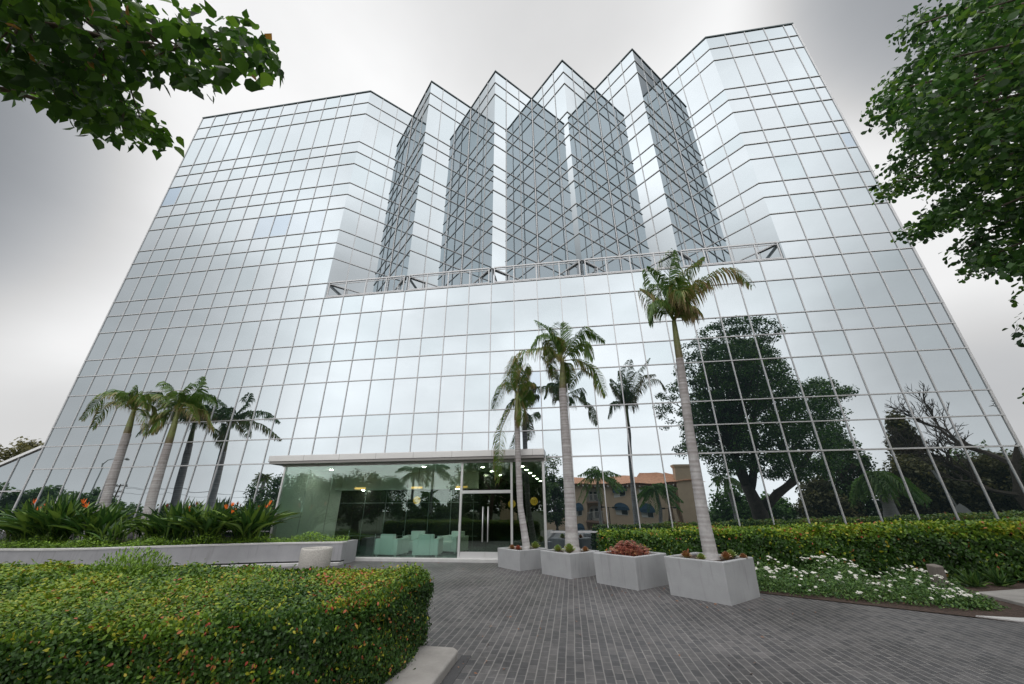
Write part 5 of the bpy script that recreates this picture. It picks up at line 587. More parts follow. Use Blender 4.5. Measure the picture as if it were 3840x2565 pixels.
# terrace railings: five framed bays standing between the saw-tooth points
for k in range(12, 32, 4):
    x0, x1 = k * W + .12, (k + 4) * W - .12; zt = ZR[8] + .02; y = .02
    r = MB(); r.bar((x0, y, zt), (x1, y, zt), .07, .06); r.bar((x0, y + .01, zt - .11), (x1, y + .01, zt - .11), .035, .03)
    ro = r.build('railing', 'alu', bld)
    b2 = MB(); b2.bar((x0, y, ZT + .08), (x1, y, ZT + .08), .06, .05); b2.build('bottom_rail', 'alu', ro)
    for i in range(5):
        xx = (x0 + .02) if i == 0 else (x1 - .02) if i == 4 else (k + i) * W
        p = MB(); p.bar((xx, y, ZT + .03), (xx, y, zt - .03), .05, .05); p.build('post', 'alu', ro)
    for e in (0, 1):
        xx = x0 + .02 if e == 0 else x1 - .02; sx = 1 if e == 0 else -1
        p = MB(); p.bar((xx, y + .03, zt - .05), (xx + sx * .62, y + .66, zt - .05), .05, .06); p.bar((xx, y + .03, ZT + .08), (xx + sx * .62, y + .66, ZT + .08), .05, .05)
        p.bar((xx + sx * .62, y + .66, ZT - .01), (xx + sx * .62, y + .66, zt - .02), .045, .045); p.build('return_rail', 'alu', ro)

# ---------------------------------------------------------------- lobby
LX0, LX1, LZ = 13.2, 24.2, 3.44
c = MB(); c.box((12.82, -.62, 3.56), (24.27, -.022, 3.80)); cn = bevel(c.build('canopy', 'canopy', bld), .015)
c = MB(); c.box((12.86, -.58, 3.47), (24.24, -.03, 3.558)); c.build('soffit', 'soffit', cn)
for x in np.arange(14.4, 24, 1.57):
    c = MB(); c.box((x, -.623, 3.565), (x + .012, -.60, 3.795)); c.build('joint', 'soffit', cn)
c = MB(); c.box((LX0 - .12, -.03, 3.40), (LX1 + .1, .12, 3.55)); c.build('head_rail', 'alu_low', bld)
for x0, x1 in ((LX0, LX0 + .07), (20.93, 21.01), (22.90, 22.98), (24.13, 24.22)):
    c = MB(); c.box((x0, -.06, .10), (x1, .05, 3.42)); c.build('door_post' if 20 < x0 < 23 else 'corner_post', 'steel', bld)
gx = [LX0 + .07] + [13.2 + i * 1.1 for i in range(1, 7)] + [20.93]
gx = [13.27, 14.35, 15.45, 16.55, 17.65, 18.75, 19.85, 20.93]
for a, b_ in zip(gx, gx[1:]):
    c = MB(); c.box((a + .004, -.012, .11), (b_ - .004, .003, 3.42)); c.build('lobby_pane', 'lobby_glass', bld)
c = MB(); c.box((22.98, -.012, .11), (24.13, .003, 3.42)); c.build('lobby_pane', 'door_glass', bld)
c = MB(); c.box((21.01, -.012, 2.40), (22.90, .003, 3.42)); c.build('lobby_pane', 'door_glass', bld)
c = MB(); c.box((21.01, -.05, 2.27), (22.90, .04, 2.38)); c.build('door_header', 'steel', bld)
for a, b_, hx in ((21.015, 21.948, 21.85), (21.955, 22.895, 22.05)):
    c = MB(); c.box((a, -.012, .30), (b_, .003, 2.26)); dr = c.build('door', 'door_glass', bld)
    c = MB(); c.box((a, -.03, .035), (b_, .02, .30)); c.build('kick_rail', 'steel', dr)
    c = MB(); c.tube([(hx, -.09, .62), (hx, -.09, 1.80)], [.018, .018], 10); c.tube([(hx, -.09, .8), (hx, -.013, .8)], [.01, .01], 6); c.tube([(hx, -.09, 1.62), (hx, -.013, 1.62)], [.01, .01], 6)
    c.build('handle', 'steel', dr, True)
# interior
HD = 15.0
c = MB(); c.box((LX0 - .1, .11, 0), (XE - .5, HD + .2, .05)); c.build('lobby_floor', 'floor_in', bld)
c = MB(); c.box((LX0 - .1, .14, LZ), (LX1 + .5, HD + .2, LZ + .1)); c.build('lobby_ceiling', 'wall_white', bld)
c = MB(); c.box((LX0 - .15, .13, .05), (LX0 + .02, 4.6, LZ)); c.build('side_wall', 'wall_white', bld)
c = MB(); c.box((LX0 + .02, 4.5, 2.62), (20.6, 4.6, LZ)); c.box((LX0 + .02, 3.9, 2.62), (20.6, 4.5, 2.70)); c.build('bulkhead', 'wall_white', bld)
c = MB(); c.box((LX0 + .02, 4.52, .05), (20.7, 4.62, 2.62)); rw = c.build('rear_wall', 'wall_dark', bld)
c = MB()
for x in np.arange(14.6, 20.6, 1.15): c.box((x, 4.50, .05), (x + .03, 4.53, 2.62))
for z in (.5, 2.0): c.box((LX0 + .03, 4.505, z), (20.6, 4.525, z + .03))
c.build('panel_joints', 'line', rw)
c = MB(); c.box((20.7, 4.5, .05), (20.85, HD, LZ)); c.build('hall_wall', 'wall_dark', bld)
c = MB(); c.box((LX1 + .35, .13, .05), (LX1 + .45, HD, LZ)); c.build('hall_wall', 'wall_dark', bld)
c = MB(); c.box((20.7, HD, .05), (LX1 + .4, HD + .1, LZ)); c.build('hall_end_wall', 'wall_dark', bld)
for (x, y) in [(21.3, 2.2), (21.3, 4.4), (21.3, 6.8), (23.1, 2.2), (23.1, 3.9), (23.1, 5.7), (23.1, 7.8), (23.1, 10.2), (23.1, 12.9), (14.1, 1.9), (18.8, 1.5), (14.6, 4.2), (19.6, 4.2)]:  # front lobby pair is added, to brighten the side wall and interior
    c = MB(); n = 12; zc = LZ - .012 if y < 4 or x > 20 else 2.61
    c.prism([(x + .075 * math.cos(2*math.pi*i/n), y + .075 * math.sin(2*math.pi*i/n)) for i in range(n)], zc, zc + .008); c.build('downlight_or_fill', 'lamp', bld)
for x in (14.6, 17.6, 19.9):     # warm cove lamps under the bulkhead
    c = MB(); c.box((x - .28, 3.84, 2.66), (x + .28, 3.895, 2.74)); c.build('cove_lamp', 'cove', bld)
def pendant(x, y, z, label):
    e = empty('pendant_lamp', (x, y, z), label, 'lamp', 'pendant lamps in the lobby')
    c = MB(); c.tube([(x, y, z + .13), (x, y, LZ)], [.008, .008], 6); c.build('cord', 'dark', e)
    c = MB(); n = 10
    for i in range(1, 8):
        a = math.pi * i / 8
        ring = [(x + .15 * math.sin(a) * math.cos(2*math.pi*k/n), y + .15 * math.sin(a) * math.sin(2*math.pi*k/n), z + .15 * math.cos(a)) for k in range(n)]
        c.tube(ring + [ring[0]], [.012] * (n + 1), 4, cap=False)
    for k in range(n):
        c.tube([(x + .15 * math.sin(a) * math.cos(2*math.pi*k/n), y + .15 * math.sin(a) * math.sin(2*math.pi*k/n), z + .15 * math.cos(a)) for a in np.linspace(.1, 3.04, 7)], [.012] * 7, 4)
    c.build('lamp_shade', 'amber', e)
pendant(23.6, 2.0, 2.0, 'amber globe pendant lamp behind the glass right of the doors'); pendant(22.65, 2.0, 1.9, 'amber globe pendant lamp seen at the right edge of the doors'); pendant(18.4, 2.0, 2.08, 'pale globe pendant lamp above the lobby armchairs')
def armchair(x, y, rz, label):
    e = empty('armchair', (x, y, .05), label, 'armchair', 'white armchairs in the lobby'); e.rotation_euler[2] = rz
    def part(nm, a, b_, w=.03):
        mb = MB(); mb.box(a, b_); me = mb.build(nm, 'seat', None); me.parent = e; bevel(me, w, 3)
    part('seat', (-.29, -.46, .06), (.29, .26, .42)); part('backrest', (-.30, .262, .06), (.30, .46, .78))
    part('arm', (-.50, -.46, .06), (-.292, .46, .62)); part('arm', (.292, -.46, .06), (.50, .46, .62))
    mb = MB(); [mb.box((sx * .42 - .03, sy * .4 - .03, 0), (sx * .42 + .03, sy * .4 + .03, .06)) for sx in (-1, 1) for sy in (-1, 1)]
    o = mb.build('feet', 'steel', None); o.parent = e
armchair(17.95, .95, R(172), 'white boxy armchair nearest the left, its back to the lobby glass')
armchair(19.45, .95, R(186), 'white boxy armchair in front, nearest the glass doors')
armchair(18.35, 2.45, R(10), 'white boxy armchair in the rear row, behind the two front chairs on the left')
armchair(20.05, 2.3, R(-20), 'white boxy armchair in the rear row, at the right end')
# ---------------------------------------------------------------- planters and what grows in them
PL = [('A', (28.10, -5.06), .675, .74, 'pale grey concrete square planter nearest the camera, at the right end of its row'),
      ('B', (26.56, -3.80), .655, .68, 'pale grey concrete square planter filled with reddish succulents, second from the right'),
      ('C', (25.02, -2.50), .62, .60, 'pale grey concrete square planter with the middle palm, second from the glass doors'),
      ('D', (23.48, -1.30), .60, .55, 'pale grey concrete square planter beside the entrance doors, farthest in its row')]
def planter(cx, cyy, hs, h, label):
    e = empty('planter', (cx, cyy, 0), label, 'planter', 'square concrete planters in a diagonal row')
    r = hs * S2; rb = r * .965; t = .10
    def ring(rr): return [(cx, cyy - rr), (cx + rr, cyy), (cx, cyy + rr), (cx - rr, cyy)]
    mb = MB(); O, B_, I = ring(r), ring(rb), ring(r - t * S2)
    vs = [(x, y, -.02) for x, y in B_] + [(x, y, h) for x, y in O] + [(x, y, h) for x, y in I] + [(x, y, h - .09) for x, y in I]
    fs = []
    for k in range(4):
        k2 = (k + 1) % 4
        fs += [(k, k2, 4 + k2, 4 + k), (4 + k, 4 + k2, 8 + k2, 8 + k), (8 + k, 8 + k2, 12 + k2, 12 + k)]
    fs.append((3, 2, 1, 0)); mb.add(vs, fs); o = mb.build('body', 'concrete', e); bevel(o, .022, 3)
    mb = MB(); mb.add([(x, y, h - .05) for x, y in I], [(0, 1, 2, 3)]); mb.build('soil', 'soil', e)
for n_, (x, y), hs, h, lab in PL: planter(x, y, hs, h, lab)
mb = MB()   # chipped corner of the nearest planter is left as it is: a small dark pit
def rosette(x, y, z, r, m, label, n=26, tall=.5, grp='rosette succulents in the planters'):
    C = []; N = []; A = []; S = []; T = []
    for i in range(n):
        a = i * 2.4; f = (i + 1) / n; el = R(80 - 62 * f)
        A.append((math.cos(a) * math.cos(el), math.sin(a) * math.cos(el), math.sin(el))); N.append((-math.cos(a) * math.sin(el), -math.sin(a) * math.sin(el), math.cos(el)))
        C.append((x, y, z + tall * r * (1 - f) * .5)); S.append(r * (.45 + .55 * f)); T.append(min(1, max(0, f * .5 + random.random() * .5)))
    V, F, t = leaves(np.array(C), np.array(N), np.array(A), np.array(S), np.array(T), 'obovate', 1.3)
    o = np_mesh('succulent', V, F, t, m); tag(o, label, 'succulent', grp)
    o['category'] = 'succulent'
def stick_succulent(cx, cyy, z):
    e = empty('succulent_clump', (cx, cyy, z), 'mound of reddish pink branching succulents filling the palmless planter', 'succulent')
    C = []; N = []; A = []; S = []; T = []; st = MB()
    for i in range(230):
        a = random.random() * 6.28; r = .46 * math.sqrt(random.random()); x, y = cx + r * math.cos(a) * 1.05, cyy + r * math.sin(a)
        hgt = (.07 + .22 * max(0, 1 - (r / .5) ** 1.5)) * random.uniform(.5, 1.25)
        lean = (random.gauss(0, .05), random.gauss(0, .05))
        st.tube([(x, y, z - .03), (x + lean[0], y + lean[1], z + hgt)], [.009, .006], 5)
        for k in range(9):
            b_ = k * 2.4; el = random.uniform(.1, 1.1)
            C.append((x + lean[0], y + lean[1], z + hgt - .012 * (k % 3))); A.append((math.cos(b_) * math.cos(el), math.sin(b_) * math.cos(el), math.sin(el))); N.append((0, 0, 1))
            S.append(random.uniform(.05, .085)); T.append(random.random() * (.6 if hgt > .15 else 1))
    V, F, t = leaves(np.array(C), np.array(N), np.array(A), np.array(S), np.array(T), 'obovate', .9)
    np_mesh('foliage', V, F, t, 'succ_red', e); st.build('stems', 'succ_red', e)
stick_succulent(26.56, -3.80, .64)
for x, y, z, r, m, lab in [
    (27.62, -5.18, .70, .13, 'succ_brown', 'bronze rosette succulent left of the trunk in the nearest planter'),
    (27.88, -5.38, .70, .11, 'succ_green', 'small green rosette succulent just left of the trunk in the nearest planter'),
    (28.42, -5.30, .70, .13, 'succ_brown', 'orange brown rosette touching the right of the trunk in the nearest planter'),
    (28.62, -5.02, .70, .14, 'succ_green', 'yellow green rosette right of the trunk in the nearest planter'),
    (28.80, -5.20, .70, .10, 'succ_brown', 'small bronze rosette at the right rim of the nearest planter'),
    (24.68, -2.55, .56, .15, 'succ_green', 'loose green rosette left of the trunk in the middle palm planter'),
    (25.02, -2.95, .57, .19, 'succ_green', 'broad pale green rosette in front of the middle palm trunk'),
    (25.48, -2.55, .56, .12, 'succ_brown', 'bronze rosette right of the middle palm trunk'),
    (23.15, -1.45, .51, .12, 'succ_brown', 'bronze rosette left of the trunk in the planter by the doors'),
    (23.38, -1.68, .51, .12, 'succ_red', 'reddish rosette in front of the trunk in the planter by the doors'),
    (23.90, -1.30, .52, .17, 'succ_green', 'upright yellow green rosette right of the trunk in the planter by the doors')]:
    rosette(x, y, z - .01, r * 1.35, m, lab, n=34, tall=1.2)

# ---------------------------------------------------------------- palms
def frond_mesh(pts, brown, droop, wleaf=.030, nper=34, lmax=.62, refv=None, m='frond', parent=None):
    P = np.array(pts, float)
    seg_ = np.linalg.norm(np.diff(P, axis=0), axis=1); s = np.r_[0, np.cumsum(seg_)]; L = s[-1]
    # smooth through the points (Catmull-Rom by resampling twice)
    u = np.linspace(0, L, 25); Q = np.stack([np.interp(u, s, P[:, k]) for k in range(3)], 1)
    for _ in range(3): Q[1:-1] = (Q[:-2] + 2 * Q[1:-1] + Q[2:]) / 4
    mb = MB(); rad = [max(.004, .022 * (1 - i / 24)) for i in range(25)]
    mb.tube(Q.tolist(), rad, 5, [brown * .6 + .25] * 25)
    V = [np.array(mb.v)]; T = [np.array(mb.t)]; F4 = [np.array([f for f in mb.f if len(f) == 4])]; n0 = len(mb.v)
    VV = []; TT = []; FF = []
    for i in range(nper):
        f = .12 + .88 * (i + .5) / nper; uu = f * L
        p = np.array([np.interp(uu, u, Q[:, k]) for k in range(3)]); p2 = np.array([np.interp(min(uu + .05, L), u, Q[:, k]) for k in range(3)]); p1 = np.array([np.interp(uu - .05, u, Q[:, k]) for k in range(3)])
        t = p2 - p1; t /= np.linalg.norm(t) + 1e-9
        side = np.cross(t, (0, 0, 1)); ns = np.linalg.norm(side)
        alt = np.cross(t, (0.15, 1, 0)); alt /= np.linalg.norm(alt) + 1e-9
        side = side / (ns + 1e-9) * ns + alt * (1 - ns) * 1.0; side /= np.linalg.norm(side) + 1e-9
        ll = lmax * (math.sin(math.pi * min(1, .16 + .80 * f)) ** .7) * random.uniform(.8, 1.12)
        bl = min(1, max(0, brown * .52 + random.gauss(0, .16)))
        for sg in (-1, 1):
            if random.random() < .05: continue
            d0 = side * sg * random.uniform(.6, .9) + t * .55 + np.array([0, 0, .18 - .25 * droop]) + rng.normal(0, .07, 3)
            d1 = d0 * .6 + np.array([0, 0, -1.15 * droop]); d2 = d0 * .2 + np.array([0, 0, -1.6 * droop]) + rng.normal(0, .08, 3)
            q = [p]; 
            for dd, fr in ((d0, .36), (d1, .34), (d2, .30)): q.append(q[-1] + dd / np.linalg.norm(dd) * ll * fr)
            base = n0 + len(VV) ; wv = np.cross(q[2] - q[0], side * sg + np.array([.2, .3, .5])); wv /= np.linalg.norm(wv) + 1e-9
            # mix the blade's width direction between along-rachis and the normal
            wv = wv * .5 + t * .6; wv /= np.linalg.norm(wv)
            for j, (qq, ww) in enumerate(zip(q, (.55, 1, .75, .08))):
                VV.append(qq + wv * wleaf * ww / 2 * 1.15); VV.append(qq - wv * wleaf * ww / 2 * 1.15)
                tt = min(1, bl * (.55 + .22 * j) + (.12 * j if brown > .3 else .03 * j)); TT += [tt, tt]
            for j in range(3): FF.append((base + 2*j, base + 2*j + 1, base + 2*j + 3, base + 2*j + 2))
    V = np.vstack([V[0], np.array(VV)]); T = np.r_[T[0], TT]; F = np.vstack([F4[0], np.array(FF)])
    return V, F, T
def palm(label, grp, path, radii, shaft, shaft_r, fronds, extra=0, ring=True, nper=34, lmax=.62, wleaf=.030, mcrown='frond'):
    b0 = path[0]
    e = empty('palm_tree', b0, label, 'palm tree', grp)
    # trunk with leaf-scar rings
    P = np.array(path); s = np.r_[0, np.cumsum(np.linalg.norm(np.diff(P, axis=0), axis=1))]; n = max(30, int(s[-1] / .035)); u = np.linspace(0, s[-1], n)
    Q = np.stack([np.interp(u, s, P[:, k]) for k in range(3)], 1)
    for _ in range(14): Q[1:-1] = (Q[:-2] + 2 * Q[1:-1] + Q[2:]) / 4
    rr = np.interp(u, s, radii); scar = np.cumsum(rng.uniform(.6, 1.6, n)) ; rr = rr * (1 + .014 * np.sin(scar * 2.1) + .02 * np.interp(u, np.linspace(0, s[-1], 12), rng.normal(0, 1, 12)))
    rr[:6] *= np.linspace(1.28, 1.0, 6)
    tn = [float(min(1, max(0, .78 - .45 * (x / s[-1]) + .16 * math.sin(c * 2.1) + random.gauss(0, .10)))) for x, c in zip(u, scar)]
    mb = MB(); mb.tube(Q.tolist(), rr.tolist(), 14, tn); mb.build('trunk', 'trunk_palm', e, True)
    if shaft:
        P = np.array(shaft); k = 14; s = np.r_[0, np.cumsum(np.linalg.norm(np.diff(P, axis=0), axis=1))]; u = np.linspace(0, s[-1], k)
        Q = np.stack([np.interp(u, s, P[:, j]) for j in range(3)], 1)
        rr = np.interp(u / s[-1], [0, .12, .5, 1], shaft_r)
        mb = MB(); mb.tube(Q.tolist(), rr.tolist(), 12, [float(min(1, max(0, .9 - 1.6 * x + random.gauss(0, .1)))) if x < .35 else float(min(1, max(0, .25 + random.gauss(0, .12)))) for x in u / s[-1]])
        mb.build('crownshaft', 'shaft', e, True)
    for pts, br, dr in fronds:
        V, F, T = frond_mesh(pts, br, dr, nper=nper, lmax=lmax, wleaf=wleaf)
        np_mesh('frond', V, F, T, mcrown, e)
    return e
G1 = 'king palms rising from the concrete planters'; G2 = 'king palms leaning in the raised bed by the glass wall'
FR = PALM_FRONDS
palm('tallest palm with a ragged brown-tipped crown, in the planter nearest the camera', G1,
     [(28.17, -5.08, .62), (28.16, -5.08, 1.42), (28.22, -5.08, 3.29), (28.34, -5.08, 5.46)], [.155, .135, .118, .10],
     [(28.34, -5.08, 5.40), (28.36, -5.08, 6.0), (28.39, -5.08, 6.62)], [.085, .098, .085, .06], FR['P4'], nper=78, wleaf=.031, lmax=.66)
palm('palm with a wide green drooping crown, in the second planter from the doors', G1,
     [(25.10, -2.45, .52), (25.12, -2.45, 1.78), (25.11, -2.45, 4.23), (25.11, -2.45, 5.55)], [.215, .165, .145, .125],
     [(25.11, -2.45, 5.45), (25.13, -2.45, 6.0), (25.17, -2.45, 6.62)], [.10, .115, .10, .06], FR['P2'], nper=76, wleaf=.031, lmax=.62)
palm('slim palm with one long broken frond hanging, in the planter by the doors', G1,
     [(23.62, -1.28, .48), (23.56, -1.28, .9), (23.42, -1.28, 1.8), (23.36, -1.28, 3.56), (23.34, -1.28, 4.75)], [.13, .115, .105, .10, .105],
     [(23.34, -1.28, 4.70), (23.35, -1.28, 5.2), (23.37, -1.28, 5.80)], [.10, .115, .09, .05], FR['P1'], nper=74, wleaf=.031, lmax=.60)
palm('left palm of the leaning pair in the raised bed', G2,
     [(6.90, -1.45, .5), (6.80, -1.45, 1.61), (6.65, -1.45, 2.89), (6.49, -1.45, 4.75)], [.20, .175, .16, .135],
     [(6.49, -1.45, 4.65), (6.42, -1.45, 5.2), (6.34, -1.45, 5.80)], [.12, .135, .11, .07], FR['L1'], nper=60, lmax=.66, wleaf=.042)
palm('right palm of the leaning pair in the raised bed, bright green upright frond', G2,
     [(8.92, -1.35, .5), (8.86, -1.35, 1.2), (8.71, -1.35, 2.37), (8.60, -1.35, 4.3)], [.24, .19, .165, .14],
     [(8.60, -1.35, 4.2), (8.56, -1.35, 5.0), (8.50, -1.35, 5.70)], [.125, .14, .115, .07], FR['L2'], nper=62, lmax=.68, wleaf=.042)

# ---------------------------------------------------------------- hedges
def hedge(name, label, poly, h, n_per, size, inner=.10, top_bias=0, red=.5, redspot=None, seed=1, grp=None, htop=None):
    """clipped hedge: a dark core and a shell of leaves over its top and sides"""
    r = np.random.default_rng(seed); poly = np.array(poly, float); n = len(poly)
    e = empty(name, (poly[:, 0].mean(), poly[:, 1].mean(), 0), label, 'hedge', grp)
    cen = poly.mean(0)
    area = .5 * abs(np.dot(poly[:, 0], np.roll(poly[:, 1], -1)) - np.dot(poly[:, 1], np.roll(poly[:, 0], -1)))
    # top
    def inside(p):
        c = np.zeros(len(p), bool); j = n - 1
        for i in range(n):
            xi, yi = poly[i]; xj, yj = poly[j]
            c ^= ((yi > p[:, 1]) != (yj > p[:, 1])) & (p[:, 0] < (xj - xi) * (p[:, 1] - yi) / (yj - yi + 1e-12) + xi); j = i
        return c
    def edge_dist(p):
        d = np.full(len(p), 9.)
        for i in range(n):
            a, b_ = poly[i], poly[(i+1) % n]; ab = b_ - a; t = np.clip(((p - a) @ ab) / (ab @ ab), 0, 1)
            d = np.minimum(d, np.linalg.norm(p - (a + t[:, None] * ab), axis=1))
        return d
    def wob(x, y): return .035 * np.sin(x * 2.1 + .7) * np.cos(y * 1.7) + .025 * np.sin(x * 5.3 + y * 4.1)
    def dens(x, y):   # leaf density falls off away from the camera
        return np.clip((6.5 / np.hypot(x - CAM.x, y - CAM.y)) ** 1.5, .24, 1.6)
    def szf(x, y): return np.clip((np.hypot(x - CAM.x, y - CAM.y) / 6.5), .85, 2.4) ** .85
    k = int(area * n_per * 2.2); lo, hi = poly.min(0), poly.max(0)
    p = r.uniform(lo, hi, (int(k * (hi - lo).prod() / area), 2)); p = p[inside(p)]; p = p[r.random(len(p)) < dens(p[:, 0], p[:, 1]) / 1.6]
    ed = edge_dist(p); rnd = .13
    z = h + wob(p[:, 0], p[:, 1]) - rnd * np.clip(1 - ed / .22, 0, 1) ** 2 + np.abs(r.normal(0, .022, len(p))) - r.random(len(p)) * .05
    if htop is not None: z += htop(p[:, 0])
    C1 = np.c_[p, z]; N1 = np.tile((0, 0, 1.), (len(p), 1)) + r.normal(0, .45, (len(p), 3)); A1 = r.normal(0, 1, (len(p), 3)); A1[:, 2] = np.abs(A1[:, 2]) * .7
    Cs, Ns, As = [C1], [N1], [A1]
    for i in range(n):
        a, b_ = poly[i], poly[(i+1) % n]; ab = b_ - a; L = np.linalg.norm(ab); nn = np.array([ab[1], -ab[0]]) / L
        if (cen - a) @ nn > 0: nn = -nn
        m = int(L * h * n_per * 3.2); t = r.random(m); q = a + t[:, None] * ab; zz = r.random(m) ** .9 * h
        kk = r.random(m) < dens(q[:, 0], q[:, 1]) / 1.6; q = q[kk]; zz = zz[kk]; m = len(q)
        off = wob(q[:, 0] + zz, q[:, 1] * 1.3 + zz * 2) + np.abs(r.normal(0, .02, m)) - r.random(m) * .08 - .10 * np.clip((zz - h + .2) / .2, 0, 1) ** 2
        q = q + nn * off[:, None]
        if htop is not None: zz = zz * (1 + htop(q[:, 0]) / h)
        Cs.append(np.c_[q, zz]); Ns.append(np.c_[np.tile(nn, (m, 1)), np.full(m, .25)] + r.normal(0, .5, (m, 3))); A = r.normal(0, .8, (m, 3)); A[:, 2] += .7; As.append(A)
    C = np.vstack(Cs); N = np.vstack(Ns); A = np.vstack(As)
    st_ = r.random(len(C)) < .03; C[st_] += unit(N[st_] + (0, 0, .3)) * r.uniform(.02, .10, (st_.sum(), 1))
    x, y, z = C.T
    big = np.sin(x * 1.3 + 1.1) * np.cos(y * 1.9 + z * 2.3) + .6 * np.sin(x * 3.7 + z * 4.1 + y * 2.2)
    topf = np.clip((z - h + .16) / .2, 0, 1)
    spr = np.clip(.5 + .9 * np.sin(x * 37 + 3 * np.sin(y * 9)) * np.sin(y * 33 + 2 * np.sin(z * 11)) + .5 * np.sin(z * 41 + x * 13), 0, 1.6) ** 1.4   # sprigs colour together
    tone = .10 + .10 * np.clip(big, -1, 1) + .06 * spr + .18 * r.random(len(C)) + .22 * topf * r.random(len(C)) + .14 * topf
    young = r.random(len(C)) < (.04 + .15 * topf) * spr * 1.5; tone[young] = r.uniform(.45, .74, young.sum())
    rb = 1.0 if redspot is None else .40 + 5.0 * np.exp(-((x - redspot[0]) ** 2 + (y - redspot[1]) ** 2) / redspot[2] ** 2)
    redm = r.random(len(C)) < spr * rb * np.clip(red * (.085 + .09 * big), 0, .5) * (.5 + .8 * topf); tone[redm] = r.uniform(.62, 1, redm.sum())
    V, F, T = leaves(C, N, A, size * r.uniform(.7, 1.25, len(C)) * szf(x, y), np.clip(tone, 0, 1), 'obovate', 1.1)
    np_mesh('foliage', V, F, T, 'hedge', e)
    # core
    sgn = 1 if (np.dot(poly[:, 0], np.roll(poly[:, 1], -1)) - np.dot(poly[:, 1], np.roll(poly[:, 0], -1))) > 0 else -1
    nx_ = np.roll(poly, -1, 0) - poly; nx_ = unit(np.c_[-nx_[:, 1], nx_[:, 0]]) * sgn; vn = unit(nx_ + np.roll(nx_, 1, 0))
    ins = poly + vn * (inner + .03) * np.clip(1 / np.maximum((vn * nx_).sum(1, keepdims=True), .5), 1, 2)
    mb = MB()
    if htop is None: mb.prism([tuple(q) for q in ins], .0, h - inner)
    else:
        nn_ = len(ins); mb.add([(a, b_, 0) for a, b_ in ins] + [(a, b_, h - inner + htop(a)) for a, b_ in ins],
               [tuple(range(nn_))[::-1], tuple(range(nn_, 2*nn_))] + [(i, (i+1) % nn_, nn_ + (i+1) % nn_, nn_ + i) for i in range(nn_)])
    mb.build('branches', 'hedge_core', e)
    return e
def rounded(poly, it=2):
    P = [np.array(p, float) for p in poly]
    for _ in range(it):
        Q = []
        for a, b_ in zip(P, P[1:] + P[:1]): Q += [a * .75 + b_ * .25, a * .25 + b_ * .75]
        P = Q
    return [tuple(p) for p in P]
FH = [(23.1, -9.15), (23.1, -10.6), (22.85, -11.4), (22.05, -11.85), (21.0, -12.4), (19.0, -13.0), (16.5, -13.6), (13.5, -14.0), (13.5, -9.3), (18, -9.15), (23.0, -9.0)]
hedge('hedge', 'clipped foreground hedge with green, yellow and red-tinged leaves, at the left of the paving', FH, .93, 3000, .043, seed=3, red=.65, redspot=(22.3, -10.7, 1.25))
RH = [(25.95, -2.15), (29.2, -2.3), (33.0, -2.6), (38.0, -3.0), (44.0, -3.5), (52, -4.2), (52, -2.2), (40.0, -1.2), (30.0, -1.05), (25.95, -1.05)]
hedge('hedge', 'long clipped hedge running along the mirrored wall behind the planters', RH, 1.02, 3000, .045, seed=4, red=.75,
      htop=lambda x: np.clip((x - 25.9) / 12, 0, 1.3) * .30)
def tuft(x, y, z, r, hgt, m, label, n=900, name='shrub', size=.05, cat='shrub', grp=None, templ='obovate', wid=.6, upf=1.0):
    P = unit(rng.normal(size=(n, 3))) * (rng.random((n, 1)) ** .45); P[:, 2] = np.abs(P[:, 2])
    C = np.c_[x + P[:, 0] * r, y + P[:, 1] * r, z + P[:, 2] * hgt]; A = P.copy(); A[:, 2] += upf; N = rng.normal(size=(n, 3))
    V, F, T = leaves(C, N, A, size * rng.uniform(.6, 1.3, n), np.clip(rng.random(n) * .8 + .3 * P[:, 2], 0, 1), templ, wid)
    o = np_mesh(name, V, F, T, m); tag(o, label, cat, grp); return o
tuft(18.55, -9.6, .80, .55, .42, 'cover', 'bright green feathery shrub poking out of the foreground hedge', 2600, size=.055)
tuft(16.2, -10.0, .85, .40, .22, 'cover', 'small bright green sprout at the far left of the foreground hedge', 900, size=.055)

# ---------------------------------------------------------------- raised bed on the left
BW = [(4.0, -5.2), (6.0, -4.85), (7.71, -4.52), (9.0, -4.42), (10.24, -4.15), (11.72, -3.38), (13.2, -2.62), (14.68, -1.98), (16.0, -1.62), (17.15, -1.36)]
HW = .70
def offset_path(P, d):
    P = [np.array(p, float) for p in P]; out = []
    for i, p in enumerate(P):
        t = P[min(i+1, len(P)-1)] - P[max(i-1, 0)]; t /= np.linalg.norm(t); out.append(p + np.array([-t[1], t[0]]) * d)
    return out
inn = offset_path(BW, .22); inn[-1] = np.array([17.15, -1.12])
wl = MB()
def wall_ring(mb, out, inn_, z0, z1):
    n = len(out); vs = [(p[0], p[1], z0) for p in out] + [(p[0], p[1], z1) for p in out] + [(p[0], p[1], z1) for p in inn_] + [(p[0], p[1], z0) for p in inn_]
    fs = []
    for i in range(n - 1): fs += [(i, i+1, n+i+1, n+i), (n+i, n+i+1, 2*n+i+1, 2*n+i), (2*n+i, 2*n+i+1, 3*n+i+1, 3*n+i)]
    fs += [(0, n, 2*n, 3*n), (n-1, 4*n-1, 3*n-1, 2*n-1)]; mb.add(vs, fs)
BWd = [(x, y) for x, y in BW]
rwall = empty('retaining_wall', (10.5, -4, 0), 'low curved grey concrete retaining wall holding up the raised plant bed', 'wall')
wall_ring(wl, BWd, inn, .13, HW - .05); wl.build('body', 'concrete_wall', rwall)
wl = MB(); wall_ring(wl, offset_path(BW, -.012), offset_path(BW, .235)[:-1] + [np.array([17.16, -1.11])], HW - .05, HW); bevel(wl.build('coping', 'cap', rwall), .01)
wl = MB(); wall_ring(wl, offset_path(BW, .05), inn, .0, .14); wl.build('shadow_gap', 'dark', rwall)  # shade of the gap under the wall, painted in as near-black
